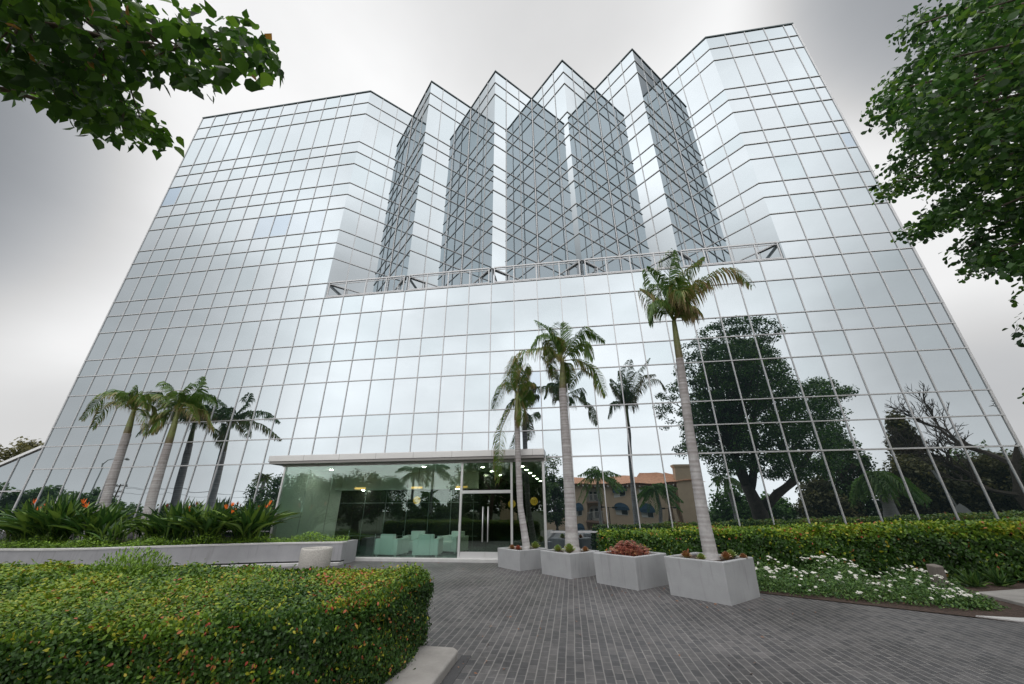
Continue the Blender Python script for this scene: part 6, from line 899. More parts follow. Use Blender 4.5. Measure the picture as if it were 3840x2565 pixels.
wl = MB(); wall_ring(wl, offset_path(BW, -.14), inn, -.02, .085); bevel(wl.build('footing', 'cap', rwall), .01)
wl = MB(); wl.box((16.93, -1.115, -.02), (17.15, -.35, HW - .001)); wl.build('return', 'concrete_wall', rwall)
so = MB(); so.add([(p[0], p[1], HW - .10) for p in inn] + [(16.93, -.4, HW - .10), (13.1, -.18, HW - .1), (0, -.18, HW - .1), (-14, 6.2, HW - .1), (-14, -7, HW - .1)], [tuple(range(len(inn) + 5))])
tag(so.build('bed_soil', 'soil'), kind='structure')
wl = MB(); wl.box((-14, -7, -.02), (4.0, -5.2, HW)) if False else None
wl.prism([(-14, -6.2), (4.0, -5.2), (4.0, -4.98), (-14, -5.98)], -.02, HW); wl.build('body_end', 'concrete_wall', rwall)
def strelitzia(x, y, s, n, label, flowers=()):
    e = empty('bird_of_paradise_plant', (x, y, HW - .1), label, 'plant', 'bird of paradise plants in the raised bed')
    Vs = []; Fs = []; Ts = []; nb = 0
    for i in range(n):
        a = random.random() * 6.283; lean = random.uniform(.10, 1.25); ln = s * random.uniform(.75, 1.12); bx, by = x + random.gauss(0, .22), y + random.gauss(0, .15)
        hd = np.array([math.cos(a), math.sin(a), 0]); P = []
        for t in np.linspace(0, 1, 8):
            P.append(np.array([bx, by, HW - .12]) + hd * ln * (lean * .9 * t ** 1.5) + np.array([0, 0, 1]) * ln * (t * (1 - .38 * lean * t)))
        sd_ = np.array([-hd[1], hd[0], 0]); wds = [.016, .011, .010, .026, .050, .054, .034, .0]; tn = random.random()
        sd_ = sd_ * math.cos(.6 * random.gauss(0, 1)) + np.array([0, 0, .5]) * random.gauss(0, .5)
        for t, (p, w_) in enumerate(zip(P, wds)):
            w_ = w_ * s / 1.15; nrm = np.cross(P[min(t+1, 7)] - P[max(t-1, 0)], sd_); nrm /= np.linalg.norm(nrm) + 1e-9
            Vs += [p - sd_ * w_ + nrm * w_ * .5, p, p + sd_ * w_ + nrm * w_ * .5]; Ts += [tn, min(1, tn + .35), tn]
        for t in range(7):
            k = nb + 3 * t; Fs += [(k, k+1, k+4, k+3), (k+1, k+2, k+5, k+4)]
        nb += 24
    np_mesh('foliage', np.array(Vs), np.array(Fs), np.array(Ts), 'strel', e, True)
    for (fx, fy, fz) in flowers:
        fz += .10
        st = MB(); st.tube([(x, y, HW), (x + (fx - x) * .5, y + (fy - y) * .5, HW + (fz - HW) * .6), (fx, fy, fz)], [.012, .011, .009], 6); st.build('flower_stem', 'strel', e)
        a = random.random() * 6.28; fz += .0; fm = MB(); bk = Vector((math.cos(a), math.sin(a) * .4, .1))
        for k in range(5):
            d = (bk * random.uniform(.3, .8) + Vector((random.gauss(0, .22), random.gauss(0, .22), random.uniform(.6, 1.1)))).normalized(); sd2 = d.cross(Vector((0, 1, .1))).normalized() * .026
            p = Vector((fx, fy, fz)); fm.add([p, p + d * .09 + sd2, p + d * .21, p + d * .09 - sd2], [(0, 1, 2, 3)])
        fl = fm.build('flower', 'orange', e)
        bm_ = MB(); bm_.tube([(fx, fy, fz), (fx + bk.x * .16, fy + bk.y * .16, fz + .03)], [.02, .003], 6); bm_.build('beak', 'orange_blue', fl)
STR_ = 1.24
STR = [(7.5, -3.1, 1.45, 60, 'largest dark green bird of paradise clump, in front of the left palms', [(8.35, -3.3, 1.86), (8.55, -3.3, 1.74)]),
       (6.3, -2.9, 1.3, 40, 'bird of paradise clump at the left edge of the photo', [(6.1, -3.2, 1.88), (6.25, -3.1, 1.62), (5.7, -2.6, 1.8)]),
       (4.9, -2.4, 1.3, 30, 'bird of paradise clump cut by the left edge, beyond the largest one', [(5.0, -2.6, 1.75)]),
       (8.9, -3.0, 1.2, 38, 'bird of paradise clump with leaves splayed over the left palm bases', []),
       (10.2, -2.2, .95, 24, 'small spreading bird of paradise between the two big groups', []),
       (11.3, -2.2, 1.30, 46, 'broad-leaved bird of paradise right of the leaning palms', [(11.35, -2.2, 1.62), (11.6, -2.3, 1.5)]),
       (12.4, -2.0, 1.25, 42, 'bird of paradise with orange blooms, middle of the right group', [(12.8, -2.0, 1.66), (12.9, -1.9, 1.74), (13.05, -2.0, 1.52)]),
       (13.5, -1.55, 1.28, 50, 'narrow-leaved bird of paradise nearest the lobby glass', [(13.7, -1.5, 1.60), (14.2, -1.7, 1.78), (13.9, -1.4, 1.68)]),
       (9.8, -3.2, .8, 18, 'low splayed bird of paradise close behind the curved wall', [])]
for a in STR: strelitzia(a[0], a[1], a[2] * STR_, int(a[3] * 3.2), a[4], a[5])
def carpet(name, label, poly, z, hgt, n, size, m, cat='ground cover', templ='obovate', wid=1.0, tonef=None):
    P = np.array(poly, float); lo, hi = P.min(0), P.max(0); q = rng.uniform(lo, hi, (n * 3, 2)); c = np.zeros(len(q), bool); j = len(P) - 1
    for i in range(len(P)):
        xi, yi = P[i]; xj, yj = P[j]
        c ^= ((yi > q[:, 1]) != (yj > q[:, 1])) & (q[:, 0] < (xj - xi) * (q[:, 1] - yi) / (yj - yi + 1e-12) + xi); j = i
    q = q[c][:n]; k = len(q); zz = z + hgt * rng.random(k) * (.6 + .4 * np.sin(q[:, 0] * 3.1) * np.cos(q[:, 1] * 2.7))
    N = np.tile((0, -.3, 1.), (k, 1)) + rng.normal(0, .5, (k, 3)); V, F, T = leaves(np.c_[q, zz], N, rng.normal(size=(k, 3)), size * rng.uniform(.6, 1.3, k), rng.random(k), templ, wid)
    o = np_mesh(name, V, F, T, m); return tag(o, label, cat, None, 'stuff')
carpet('ground_cover', 'bright green ground cover along the inner edge of the curved wall', [(p[0], p[1] + .03) for p in inn] + [(16.9, -.5), (13, -1.0), (10, -2.6), (6, -3.2), (4, -4)], HW - .08, .40, 24000, .066, 'cover')

# ---------------------------------------------------------------- round litter bin
lb = empty('litter_bin', (16.95, -2.5, 0), 'round pebble-finish concrete litter bin in front of the end of the curved wall', 'bin')
mb = MB(); n = 32; rr = [.43, .45, .465, .465, .45, .38, .36, .34]; zz = [0, .03, .3, .57, .62, .62, .57, .2]
vs = [(16.95 + r_ * math.cos(2*math.pi*k/n), -2.5 + r_ * math.sin(2*math.pi*k/n), z_) for r_, z_ in zip(rr, zz) for k in range(n)]
fs = [(i*n + k, i*n + (k+1) % n, (i+1)*n + (k+1) % n, (i+1)*n + k) for i in range(len(rr)-1) for k in range(n)]
mb.add(vs, fs); mb.build('body', 'aggregate', lb, True)
mb = MB(); mb.tube([(16.95, -2.5, .45), (16.95, -2.5, .56)], [.345, .36], 28); mb.build('liner', 'dark', lb, True)

# ---------------------------------------------------------------- flower bed on the right
BED = [(29.35, -4.55), (30.4, -5.15), (31.3, -5.65), (32.0, -6.1), (33.0, -5.75), (33.3, -4.9), (33.6, -4.0), (33.6, -3.2), (31.5, -2.7), (29.0, -2.5), (28.4, -3.4)]
i_ = 0
for x, y, r_, h_, lab in [(29.45, -4.2, .55, .42, 'white flowering shrub beside the nearest planter'), (30.1, -4.55, .6, .40, 'white flowering shrub second from the planter, along the paving edge'),
        (30.0, -3.5, .7, .55, 'white flowering shrub touching the clipped hedge near the planter'), (30.95, -4.9, .62, .40, 'white flowering shrub at the middle of the paving edge'),
        (31.2, -3.7, .75, .66, 'taller white flowering shrub in front of the hedge, middle of the bed'), (31.8, -5.2, .62, .36, 'low white flowering shrub towards the right end of the paving edge'),
        (32.5, -4.35, .7, .46, 'white flowering shrub around the grey block'), (32.45, -5.5, .45, .25, 'small pale shrub at the right tip of the bed'), (28.95, -3.4, .6, .5, 'white flowering shrub behind the nearest planter'),
        (33.3, -3.6, .6, .38, 'leafy shrub right of the grey block'), (31.95, -2.95, .6, .5, 'leafy white flowered shrub behind the middle, against the hedge')]:
    e = empty('flowering_shrub', (x, y, 0), lab, 'shrub', 'white flowering shrubs in the bed')
    n = 1500; P = unit(rng.normal(size=(n, 3))) * (rng.random((n, 1)) ** .4); P[:, 2] = np.abs(P[:, 2]); lump = 1 + .25 * np.sin(P[:, 0] * 7 + x) * np.cos(P[:, 1] * 6 + y)
    C = np.c_[x + P[:, 0] * r_, y + P[:, 1] * r_, .02 + P[:, 2] * h_ * .86 * lump]; V, F, T = leaves(C, rng.normal(size=(n, 3)) + (0, -.3, .8), rng.normal(size=(n, 3)), .052 * rng.uniform(.6, 1.3, n), np.clip(.25 + .6 * rng.random(n), 0, 1), 'obovate', 1.1)
    np_mesh('foliage', V, F, T, 'shrub', e)
    C = []; N = []; A = []
    for k in range(17 if r_ > .5 else 16):
        a = random.random() * 6.28; q = random.random() ** .6; cxx, cyy = x + math.cos(a) * r_ * q, y + math.sin(a) * r_ * q; cz = .04 + h_ * .86 * math.sqrt(max(0, 1 - q * q)) * (1 + .2 * random.random())
        ncl = random.choice((1, 1, 1, 2, 4))
        for j in range(ncl):
            fx, fy, fz = cxx + random.gauss(0, .035) * (ncl > 1), cyy + random.gauss(0, .035) * (ncl > 1), cz + random.gauss(0, .015)
            for p_ in range(7): b_ = p_ * .9 + a; C.append((fx, fy, fz)); N.append((0, -.35, 1)); A.append((math.cos(b_), math.sin(b_), random.uniform(-.1, .5)))
    V, F, T = leaves(np.array(C), np.array(N) + rng.normal(0, .2, (len(C), 3)), np.array(A), rng.uniform(.028, .042, len(C)), np.zeros(len(C)), 'heart', 1.1)
    np_mesh('blossoms', V, F, T, 'white', e)
carpet('ground_cover', 'low green leaves filling the gaps of the flower bed', BED, .01, .16, 5200, .05, 'shrub')
bk = MB(); bk.obox((33.2, -4.1, .25), Vector((.125, .05, 0)), Vector((-.03, .08, .02)), Vector((0, -.03, .27)))
tag(bevel(bk.build('utility_block', 'block'), .02), 'small leaning grey block standing among the white flowers', 'block')
def grass_clump(x, y, label):
    n = 70; C = np.tile((x, y, .02), (n, 1)) + rng.normal(0, .05, (n, 3)) * (1, 1, 0); A = rng.normal(size=(n, 3)); A[:, 2] = np.abs(A[:, 2]) + .6
    V, F, T = leaves(C, rng.normal(size=(n, 3)), A, rng.uniform(.25, .5, n), rng.random(n), 'diamond', .14)
    tag(np_mesh('lily_clump', V, F, T, 'shrub'), label, 'plant', 'strappy lily clumps by the path')
grass_clump(35.0, -3.3, 'strappy leaved clump left of the path, against the hedge'); grass_clump(36.2, -3.3, 'strappy leaved clump at the right edge, against the hedge'); grass_clump(34.3, -3.5, 'strappy leaved clump nearest the grey block')

def litter(n, boxes):
    C = []
    for k in range(n):
        a, b_, c_, d_ = boxes[k % len(boxes)]; C.append((random.uniform(a, c_), random.uniform(b_, d_), .012))
    V, F, T = leaves(np.array(C), np.tile((0, 0, 1.), (n, 1)) + rng.normal(0, .25, (n, 3)), rng.normal(size=(n, 3)), rng.uniform(.03, .065, n), rng.uniform(0, .3, n), 'obovate', 1.1)
    tag(np_mesh('fallen_leaves', V, F, T, 'succ_brown'), 'small dry leaves and bits scattered on the paving', 'leaf litter', None, 'stuff')
litter(110, [(23.9, -10, 28, -6.5), (27.0, -6.6, 31.5, -5.2), (23.8, -3.4, 26.5, -2.6), (23.65, -10, 24.0, -7), (25, -5.4, 27.4, -4.3), (18, -3.2, 23, -.5)])
# ---------------------------------------------------------------- trees
def crown_mesh(name, clumps, rad, per, size, m, parent, templ='diamond', wid=1.0, tonejit=.25, hang=.0, seed=0, flat=1.0):
    r = np.random.default_rng(seed); K = np.array(clumps, float); k = len(K); rad = np.broadcast_to(rad, (k,))
    base = r.random(k)
    idx = np.repeat(np.arange(k), per); n = len(idx)
    d = unit(r.normal(size=(n, 3))) * (r.random((n, 1)) ** .5) * rad[idx][:, None]; d[:, 2] *= flat
    C = K[idx] + d; N = unit(d) * .5 + r.normal(0, .5, (n, 3)) + (0, 0, .55); A = r.normal(size=(n, 3)) + unit(d) * .6; A[:, 2] -= hang
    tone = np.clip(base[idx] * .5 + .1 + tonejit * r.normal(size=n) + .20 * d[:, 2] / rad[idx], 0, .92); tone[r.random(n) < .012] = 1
    V, F, T = leaves(C, N, A, size * r.uniform(.65, 1.25, n), tone, templ, wid)
    return np_mesh(name, V, F, T, m, parent)
def limbs(mb, base, fork, tips, r0, r1, n=9):
    """trunk then limbs reaching towards clump centres"""
    base, fork = Vector(base), Vector(fork); mb.tube([base, base.lerp(fork, .5) + Vector((.05, .03, 0)), fork], [r0 * 1.25, r0, r1], n)
    for t in tips:
        t = Vector(t); mid = fork.lerp(t, .5) + Vector((random.gauss(0, .15), random.gauss(0, .15), .12 * (t - fork).length))
        mb.tube([fork, fork.lerp(mid, .6), mid, mid.lerp(t, .6), t], [r1 * .62, r1 * .5, r1 * .34, r1 * .2, .012], 6)
# right-hand tree: its crown hangs into the upper right and shows again as the big reflection
rt_ = empty('tree', (37.1, -13.2, 0), 'large dense green tree overhanging the right edge, mirrored big in the glass', 'tree')
RC = np.array(RIGHT_CLUMPS)
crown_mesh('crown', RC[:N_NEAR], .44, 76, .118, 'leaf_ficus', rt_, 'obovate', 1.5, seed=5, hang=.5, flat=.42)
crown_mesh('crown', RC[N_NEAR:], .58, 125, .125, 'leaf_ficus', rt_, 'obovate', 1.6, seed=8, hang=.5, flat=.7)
mb = MB(); tips = RC[rng.choice(len(RC), 60, replace=False)]
mb.tube([(37.3, -13.3, 0), (37.1, -13.2, .25), (37.0, -13.1, 1.6), (36.6, -13.0, 3.0)], [.75, .52, .42, .36], 12)
mb.tube([(37.0, -13.1, 1.4), (38.3, -13.0, 2.5), (39.6, -12.9, 3.3), (41.0, -12.8, 5.0)], [.34, .28, .24, .15], 10)
mb.tube([(36.6, -13.0, 3.0), (36.2, -12.9, 5), (35.8, -12.5, 7.5), (35.9, -12.4, 10)], [.32, .24, .17, .07], 9)
mb.tube([(36.8, -13.0, 2.6), (37.4, -12.6, 5), (38.0, -12.2, 8), (38.3, -12, 11)], [.26, .2, .14, .06], 9)
for t in list(tips) + list(RC[:N_NEAR:4]):
    t = Vector(t); st = Vector((36.3, -12.8, 4.5 + random.random() * 3)) if t.x < 38.5 else Vector((39.6, -12.9, 3.6 + random.random()))
    mid = st.lerp(t, .55) + Vector((random.gauss(0, .3), random.gauss(0, .3), .4)); mb.tube([st, st.lerp(mid, .5) + Vector((0, 0, .15)), mid, t], [.08, .065, .045, .012], 6)
mb.build('trunk', 'bark', rt_, True)
# left-hand tree: limbs reach over the camera's left
lt = empty('tree', (18.6, -17.2, 0), 'heart-leaved tree reaching over the upper left corner', 'tree')
LC = np.array(LEFT_CLUMPS); LO = np.array(LEFT_OUTER)
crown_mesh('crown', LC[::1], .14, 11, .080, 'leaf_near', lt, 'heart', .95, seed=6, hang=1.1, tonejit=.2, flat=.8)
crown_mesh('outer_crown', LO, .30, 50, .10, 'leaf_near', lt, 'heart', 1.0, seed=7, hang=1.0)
mb = MB(); mb.tube([(18.6, -17.2, 0), (18.7, -17.0, 1.4), (19.0, -16.6, 2.8)], [.24, .18, .15], 10)
for A_ in LIMBS_L: mb.tube(A_[0], A_[1], 7)
tips = LC[rng.choice(len(LC), 70, replace=False)]
for t in tips:
    t = Vector(t); best = min((Vector(p) for A_ in LIMBS_L for p in A_[0][1:]), key=lambda p: (p - t).length)
    mb.tube([best, best.lerp(t, .5) + Vector((0, 0, .04)), t], [.010, .007, .003], 5)
mb.build('trunk', 'bark_pale', lt, True)

def tree(label, x, y, h, rx, mcrown, cat='tree', trunk_h=.3, n_cl=60, size=.28, per=90, tr=.22, grp='trees across the road, seen in the glass', shape='round', seed=0, name='tree', clr=None, base=None):
    z0 = ground_z(y) if base is None else base; r = np.random.default_rng(seed + int(abs(x) * 7) % 1000)
    e = empty(name, (x, y, z0), label, cat, grp); H_ = h - z0
    t0 = z0 + H_ * trunk_h; cz = (t0 + h) / 2; rz = (h - t0) / 2
    P = unit(r.normal(size=(n_cl, 3))) * (r.random((n_cl, 1)) ** .33)
    if shape == 'cone': P[:, 0] *= (1 - .75 * (P[:, 2] * .5 + .5)); P[:, 1] *= (1 - .75 * (P[:, 2] * .5 + .5))
    lump = clr or min(rx, rz) * .30
    C = np.c_[x + P[:, 0] * (rx - lump * .5), y + P[:, 1] * (rx - lump * .5), cz + P[:, 2] * (rz - lump * .5)]
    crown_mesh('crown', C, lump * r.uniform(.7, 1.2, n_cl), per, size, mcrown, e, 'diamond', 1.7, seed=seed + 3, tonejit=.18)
    mb = MB(); limbs(mb, (x, y, z0), (x + .1, y, t0 + H_ * .05), C[r.choice(n_cl, min(12, n_cl), replace=False)], tr, tr * .7); mb.build('trunk', 'bark', e, True)
    return e
GT = 'trees behind the camera, seen only in the glass'
for a in TREES: tree(a[0], *a[1:6], grp=GT, **a[6])
def bare_tree(x, y, h, label):
    e = empty('bare_tree', (x, y, ground_z(y)), label, 'tree', GT); mb = MB(); z0 = ground_z(y); rr = random.Random(5)
    def br(p, d, L, r_, dep):
        q = p + d * L; m_ = p.lerp(q, .5) + Vector((rr.gauss(0, .06), rr.gauss(0, .06), rr.gauss(0, .05))) * L
        mb.tube([p, m_, q], [r_, r_ * .85, r_ * .68], 5, cap=False)
        if dep:
            for k in range(3 if dep > 1 else 4):
                nd = (d + Vector((rr.gauss(0, .55), rr.gauss(0, .55), rr.gauss(.25, .3)))).normalized(); br(q if k else m_, nd, L * rr.uniform(.55, .82), r_ * .62, dep - 1)
    br(Vector((x, y, z0)), Vector((.03, 0, 1)), (h - z0) * .42, .34, 6)
    mb.build('trunk', 'bark', e)
bare_tree(60.6, -22, 11.6, 'tall leafless tree reflected at the right end of the glass')
bare_tree(57.2, -30, 9.8, 'thin leafless tree reflected beside the dark conifer')
# palms behind the camera
def bg_palm(label, x, y, zc, r_tr, nfr, ln, kind='queen', base=None, brown=.15, droop=.9, cat='palm tree', lean=0):
    z0 = ground_z(y) if base is None else base; e = []
    for i in range(nfr):
        a = i * 2.4 + random.random(); el = random.uniform(-.25, 1.2) if kind == 'queen' else random.uniform(-.9, 1.2) if kind == 'fan' else random.uniform(.8, 1.45); L = ln * random.uniform(.85, 1.1); p = []
        for t in (0, .3, .6, 1.0):
            hz = L * t * math.cos(el * (1 - .35 * t)); p.append((x + math.cos(a) * hz, y + math.sin(a) * hz, zc + L * (math.sin(el) * t - {'queen': .75, 'fan': .35, 'weep': 1.45}[kind] * t * t)))
        e.append((p, brown, droop))
    return palm(label, 'palms behind the camera, seen only in the glass', [(x - lean, y, z0), (x - lean * .4, y, z0 + (zc - z0) * .6), (x, y, zc)], [r_tr * 1.3, r_tr, r_tr * .8], None, None, e, nper=30, lmax=ln * .32, wleaf=.065, mcrown='palm_bright')
for a in BGPALMS: bg_palm(*a[:-1], **a[-1])

# ---------------------------------------------------------------- street things behind the camera
def street_lamp(x, y, h, label):
    z0 = ground_z(y); e = empty('street_lamp', (x, y, z0), label, 'street lamp'); mb = MB()
    mb.tube([(x, y, z0), (x, y, z0 + h * .5), (x, y, h)], [.13, .10, .07], 10); mb.build('pole', 'pole_grey', e, True)
    mb = MB(); mb.tube([(x, y, h - .1), (x + .5, y, h + .3), (x + 1.6, y, h + .5), (x + 2.8, y, h + .55)], [.045, .04, .035, .03], 8); mb.build('arm', 'pole_grey', e, True)
    mb = MB(); mb.tube([(x + 2.7, y, h + .53), (x + 3.05, y, h + .54), (x + 3.5, y, h + .45)], [.05, .15, .06], 8); mb.build('lamp_head', 'pole_grey', e, True)
street_lamp(-24.6, -20, 6.2, 'tall grey street lamp with a long curved arm, reflected behind the left palm')
def utility_pole(x, y, h, label):
    z0 = ground_z(y); e = empty('utility_pole', (x, y, z0), label, 'utility pole', 'wooden utility poles down the street'); mb = MB(); mb.tube([(x, y, z0), (x, y, h)], [.24, .17], 8); mb.build('pole', 'wood_pole', e)
    for k, w_ in ((.35, 1.9), (1.5, 1.5), (2.6, 1.1)):
        mb = MB(); mb.bar((x - w_, y, h - k), (x + w_, y, h - k), .14, .18); [mb.bar((x + s_ * w_, y, h - k + .08), (x + s_ * w_, y, h - k + .38), .09) for s_ in (-.9, -.5, .5, .9)]; mb.build('crossarm', 'wood_pole', e)
utility_pole(-72.5, -60, 6.9, 'wooden utility pole with three crossarms, reflected between the left palms'); utility_pole(-37.4, -60, 5.6, 'wooden utility pole reflected beside the tall fan palm')
mb = MB()
for k, (zz1, zz2) in enumerate(((6.5, 5.2), (5.4, 4.1), (6.5, 5.2))):
    o_ = (-1.5, 1.3, .8)[k]; pts = [(-72.5 + o_ + 35.1 * t, -60, zz1 * (1 - t) + zz2 * t - 2.2 * t * (1 - t)) for t in np.linspace(0, 1, 12)]; mb.tube(pts, [.025] * 12, 4, cap=False)
tag(mb.build('power_line', 'lamp_black'), 'sagging overhead wires strung between the two utility poles', 'wire')
def post_lamp(x, y, h, label):
    z0 = ground_z(y); e = empty('lamp_post', (x, y, z0), label, 'lamp post', 'black twin-head lamp posts by the apartments'); mb = MB(); mb.tube([(x, y, z0), (x, y, h)], [.07, .05], 8); mb.build('pole', 'lamp_black', e)
    for s_ in (-1, 1):
        mb = MB(); mb.bar((x, y, h - .05), (x + s_ * .45, y, h - .05), .05); mb.obox((x + s_ * .75, y, h - .05), (.3, 0, 0), (0, .17, 0), (0, 0, .09)); mb.build('lamp_head', 'lamp_black', e)
post_lamp(29.3, -33, 1.55, 'black twin-head lamp post before the apartment balconies'); post_lamp(36.0, -33, 1.65, 'black twin-head lamp post before the plain apartment wall')
sg = empty('road_sign', (54.6, -21.5, ground_z(-21.5)), 'leaning grey post with the bare back of a road sign, reflected at the right', 'sign')
mb = MB(); mb.tube([(55.3, -21.5, ground_z(-21.5)), (54.4, -21.5, 4.2)], [.07, .06], 8); mb.build('post', 'pole_grey', sg)
mb = MB(); mb.obox((55.1, -21.4, 1.15), (.32, 0, .25), (-.25, 0, .32), (0, .012, 0)); mb.build('sign_plate', 'pole_grey', sg)

# ---------------------------------------------------------------- apartment building behind the camera
ap = empty('apartment_building', (33, -43, -3), 'three storey tan stucco apartments with tiled roof and blue awnings, reflected in the glass', 'building')
AY = -43.0
def wallbox(x0, x1, z0, z1, y0=AY, y1=AY - 10, m='stucco', nm='wall', parent=ap):
    mb = MB(); mb.box((x0, y1, z0), (x1, y0, z1)); return mb.build(nm, m, parent)
wallbox(24.9, 27.1, -3.2, 4.75); wallbox(29.35, 38.3, -3.2, 4.75); wallbox(27.1, 29.35, -3.2, 4.75, AY - 1.6)
wallbox(38.3, 42.2, -3.2, 4.75, AY - .9)
for x, w_ in ((37.3, .35), (38.6, .45)): wallbox(x, x + w_, -3.2, 3.2, AY + .28, AY)
# chimney tower
mb = MB(); mb.add([(39.6, AY - .6, -3.2), (43.1, AY - .6, -3.2), (43.1, AY + .6, -3.2), (39.6, AY + .6, -3.2), (39.6, AY - .6, 6.9), (42.2, AY - .6, 6.9), (42.2, AY + .6, 6.9), (39.6, AY + .6, 6.9)][:8],
  [(0,3,2,1),(4,5,6,7),(0,1,5,4),(1,2,6,5),(2,3,7,6),(3,0,4,7)]); ch = mb.build('chimney', 'stucco', ap)
mb = MB(); mb.box((39.42, AY - .75, 6.9), (42.38, AY + .75, 7.12)); mb.box((39.5, AY - .68, 6.72), (42.3, AY + .68, 6.9)); mb.build('cap', 'stucco', ch)
def tiled(pts, n, parent=ap):   # a sloping roof with rounded tile courses, between an eave line and a ridge line
    (x0, z0, y0), (x1, z1, y1), (xr0, xr1) = pts; mb = MB(); N_ = n * 4
    for i in range(N_ + 1):
        t = i / N_; b_ = .06 * abs(math.sin(math.pi * i / 4)); xe = x0[0] + (x0[1] - x0[0]) * t; xr = xr0 + (xr1 - xr0) * t
        mb.v += [(xe, y0, z0 + b_), (xr, y1, z1 + b_)]; mb.t += [.5, .5]
    mb.f = [(2*i, 2*i+1, 2*i+3, 2*i+2) for i in range(N_)]; return mb.build('roof', 'tiles', parent)
tiled((((24.3, 39.6), 4.62, AY + .75), ((0, 0), 5.85, AY - 4.5), (24.3, 39.6)), 62)
tiled((((34.0, 43.4), 4.72, AY + .85), ((0, 0), 6.55, AY - 4.5), (36.0, 38.4)), 40)
mb = MB(); mb.add([(24.3, AY - 4.5, 5.85), (43.4, AY - 4.5, 5.85), (43.4, AY - 10.5, 4.6), (24.3, AY - 10.5, 4.6)], [(0, 1, 2, 3)]); mb.build('roof', 'tiles', ap)
mb = MB(); mb.box((24.4, AY + .02, 4.42), (39.5, AY + .6, 4.52)); ev = mb.build('eave', 'stucco_dark', ap)
for x in np.arange(24.8, 39.4, .62):
    mb = MB(); mb.box((x, AY + .02, 4.28), (x + .16, AY + .72, 4.42)); mb.build('rafter_tail', 'win_white', ev)
def window(x, z, w_=1.5, h_=.85, awn=True, y=AY):
    mb = MB(); mb.box((x - w_/2, y + .002, z), (x + w_/2, y + .03, z + h_)); f_ = mb.build('window', 'win_dark', ap)
    mb = MB()
    for a, b_ in (((x - w_/2 - .05, z - .05), (x + w_/2 + .05, z)), ((x - w_/2 - .05, z + h_), (x + w_/2 + .05, z + h_ + .05)), ((x - w_/2 - .05, z), (x - w_/2, z + h_)), ((x + w_/2, z), (x + w_/2 + .05, z + h_)), ((x - .03, z), (x + .03, z + h_))): mb.box((a[0], y + .003, a[1]), (b_[0], y + .06, b_[1]))
    mb.box((x - w_/2, y + .031, z), (x - .03, y + .04, z + h_ * .98)); mb.build('frame', 'win_white', f_)
    if awn:
        mb = MB(); n = 12; r_ = w_/2 + .18; vs = []; fs = []
        for i in range(n + 1):
            a = math.pi * i / n; vs += [(x - math.cos(a) * r_, y + .01, z + h_ + .05 + math.sin(a) * .62), (x - math.cos(a) * r_ * 1.02, y + .55, z + h_ - .15 + math.sin(a) * .30)]
        fs = [(2*i, 2*i+1, 2*i+3, 2*i+2) for i in range(n)]; mb.add(vs, fs); mb.add([(vs[2*i+1][0], vs[2*i+1][1], vs[2*i+1][2]) for i in range(n+1)] + [(x + r_, y + .55, z + h_ - .28), (x - r_, y + .55, z + h_ - .28)], [tuple(range(n + 3))]); mb.build('awning', 'awning', ap)
for z in (3.05, .62, -1.95):
    window(31.95, z); window(35.45, z, awn=(z < 3))
window(25.9, .62, 1.0); window(26.1, -1.9, 1.0)
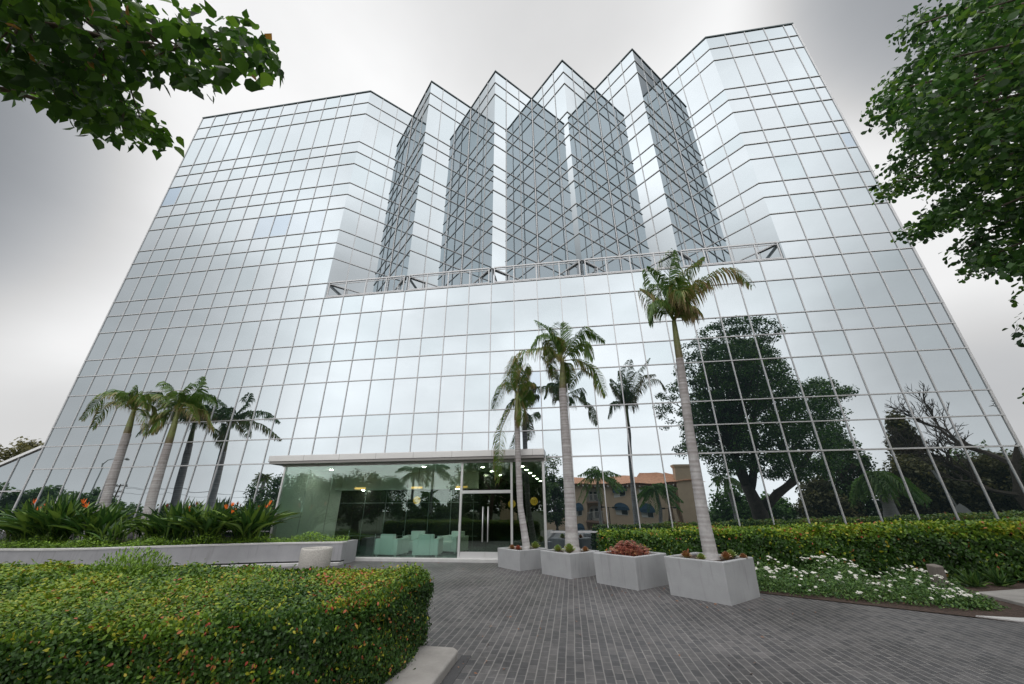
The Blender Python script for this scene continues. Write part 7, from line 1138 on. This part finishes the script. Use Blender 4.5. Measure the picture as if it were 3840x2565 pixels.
for z in (2.32, -.12, -2.55):     # balconies with arched white doors and iron rails
    mb = MB(); mb.box((27.02, AY - 1.6, z - .22), (29.45, AY + .25, z)); b_ = mb.build('balcony', 'stucco_dark', ap)
    mb = MB(); n = 10; vs = [(27.5, AY - 1.57, z)] + [(28.25 - math.cos(math.pi*i/n) * .75, AY - 1.57, z + 1.25 + math.sin(math.pi*i/n) * .55) for i in range(n+1)] + [(29.0, AY - 1.57, z)]
    mb.add(vs, [tuple(range(len(vs)))]); mb.build('arched_door', 'win_white', ap)
    mb = MB()
    for s_ in (-1, 1): mb.box((28.25 + s_ * .38 - .22, AY - 1.56, z + .25), (28.25 + s_ * .38 + .22, AY - 1.55, z + 1.35))
    mb.build('door_glass', 'win_dark', ap)
    mb = MB(); mb.bar((27.1, AY + .2, z + .95), (29.4, AY + .2, z + .95), .05); [mb.bar((x, AY + .2, z), (x, AY + .2, z + .95), .03) for x in np.arange(27.1, 29.45, .17)]; mb.build('balcony_rail', 'win_white', b_)
mb = MB(); mb.prism([(27.35, AY - 1.2), (27.9, AY - 1.2), (27.9, AY - .9), (27.35, AY - .9)], -.1, .6); mb.prism([(28.6, AY - 1.0), (29.1, AY - 1.0), (29.1, AY - .7), (28.6, AY - .7)], 2.35, 3.0)
mb.build('balcony_furniture', 'lamp_black', ap)
# parapet wall sweeping down at the left end of the apartments
mb = MB(); pr = [(21.5, -3.2), (21.5, .2), (22.4, .45), (23.6, 1.2), (24.9, 2.6), (24.9, -3.2)]
n = len(pr); mb.add([(x, AY + .1, z) for x, z in pr] + [(x, AY - .3, z) for x, z in pr], [tuple(range(n))[::-1], tuple(range(n, 2*n))] + [(i, (i+1) % n, n + (i+1) % n, n + i) for i in range(n)]); mb.build('parapet', 'stucco', ap)
wallbox(15.0, 17.0, -3.2, 6.0, AY + .4, AY - 3, nm='wall')
# red roofed house down the street
hs = empty('house', (-35.3, -45, -3), 'small house with a low red tiled roof, reflected behind the left bed', 'house')
mb = MB(); mb.box((-39, -50, -3.1), (-31.8, -45, -.1)); mb.build('wall', 'house_wall', hs)
mb = MB(); mb.add([(-39.8, -44.5, -.15), (-31.1, -44.5, -.15), (-31.1, -50.5, -.15), (-39.8, -50.5, -.15), (-37.5, -47.5, 1.25), (-34.0, -47.5, 1.25)], [(0, 1, 5, 4), (1, 2, 5), (2, 3, 4, 5), (3, 0, 4)]); mb.build('roof', 'red_tile', hs)
for x in (-38, -35.4, -33.2):
    mb = MB(); mb.box((x, -45.02, -1.8), (x + 1.1, -44.98, -.8)); mb.build('window', 'win_dark', hs)
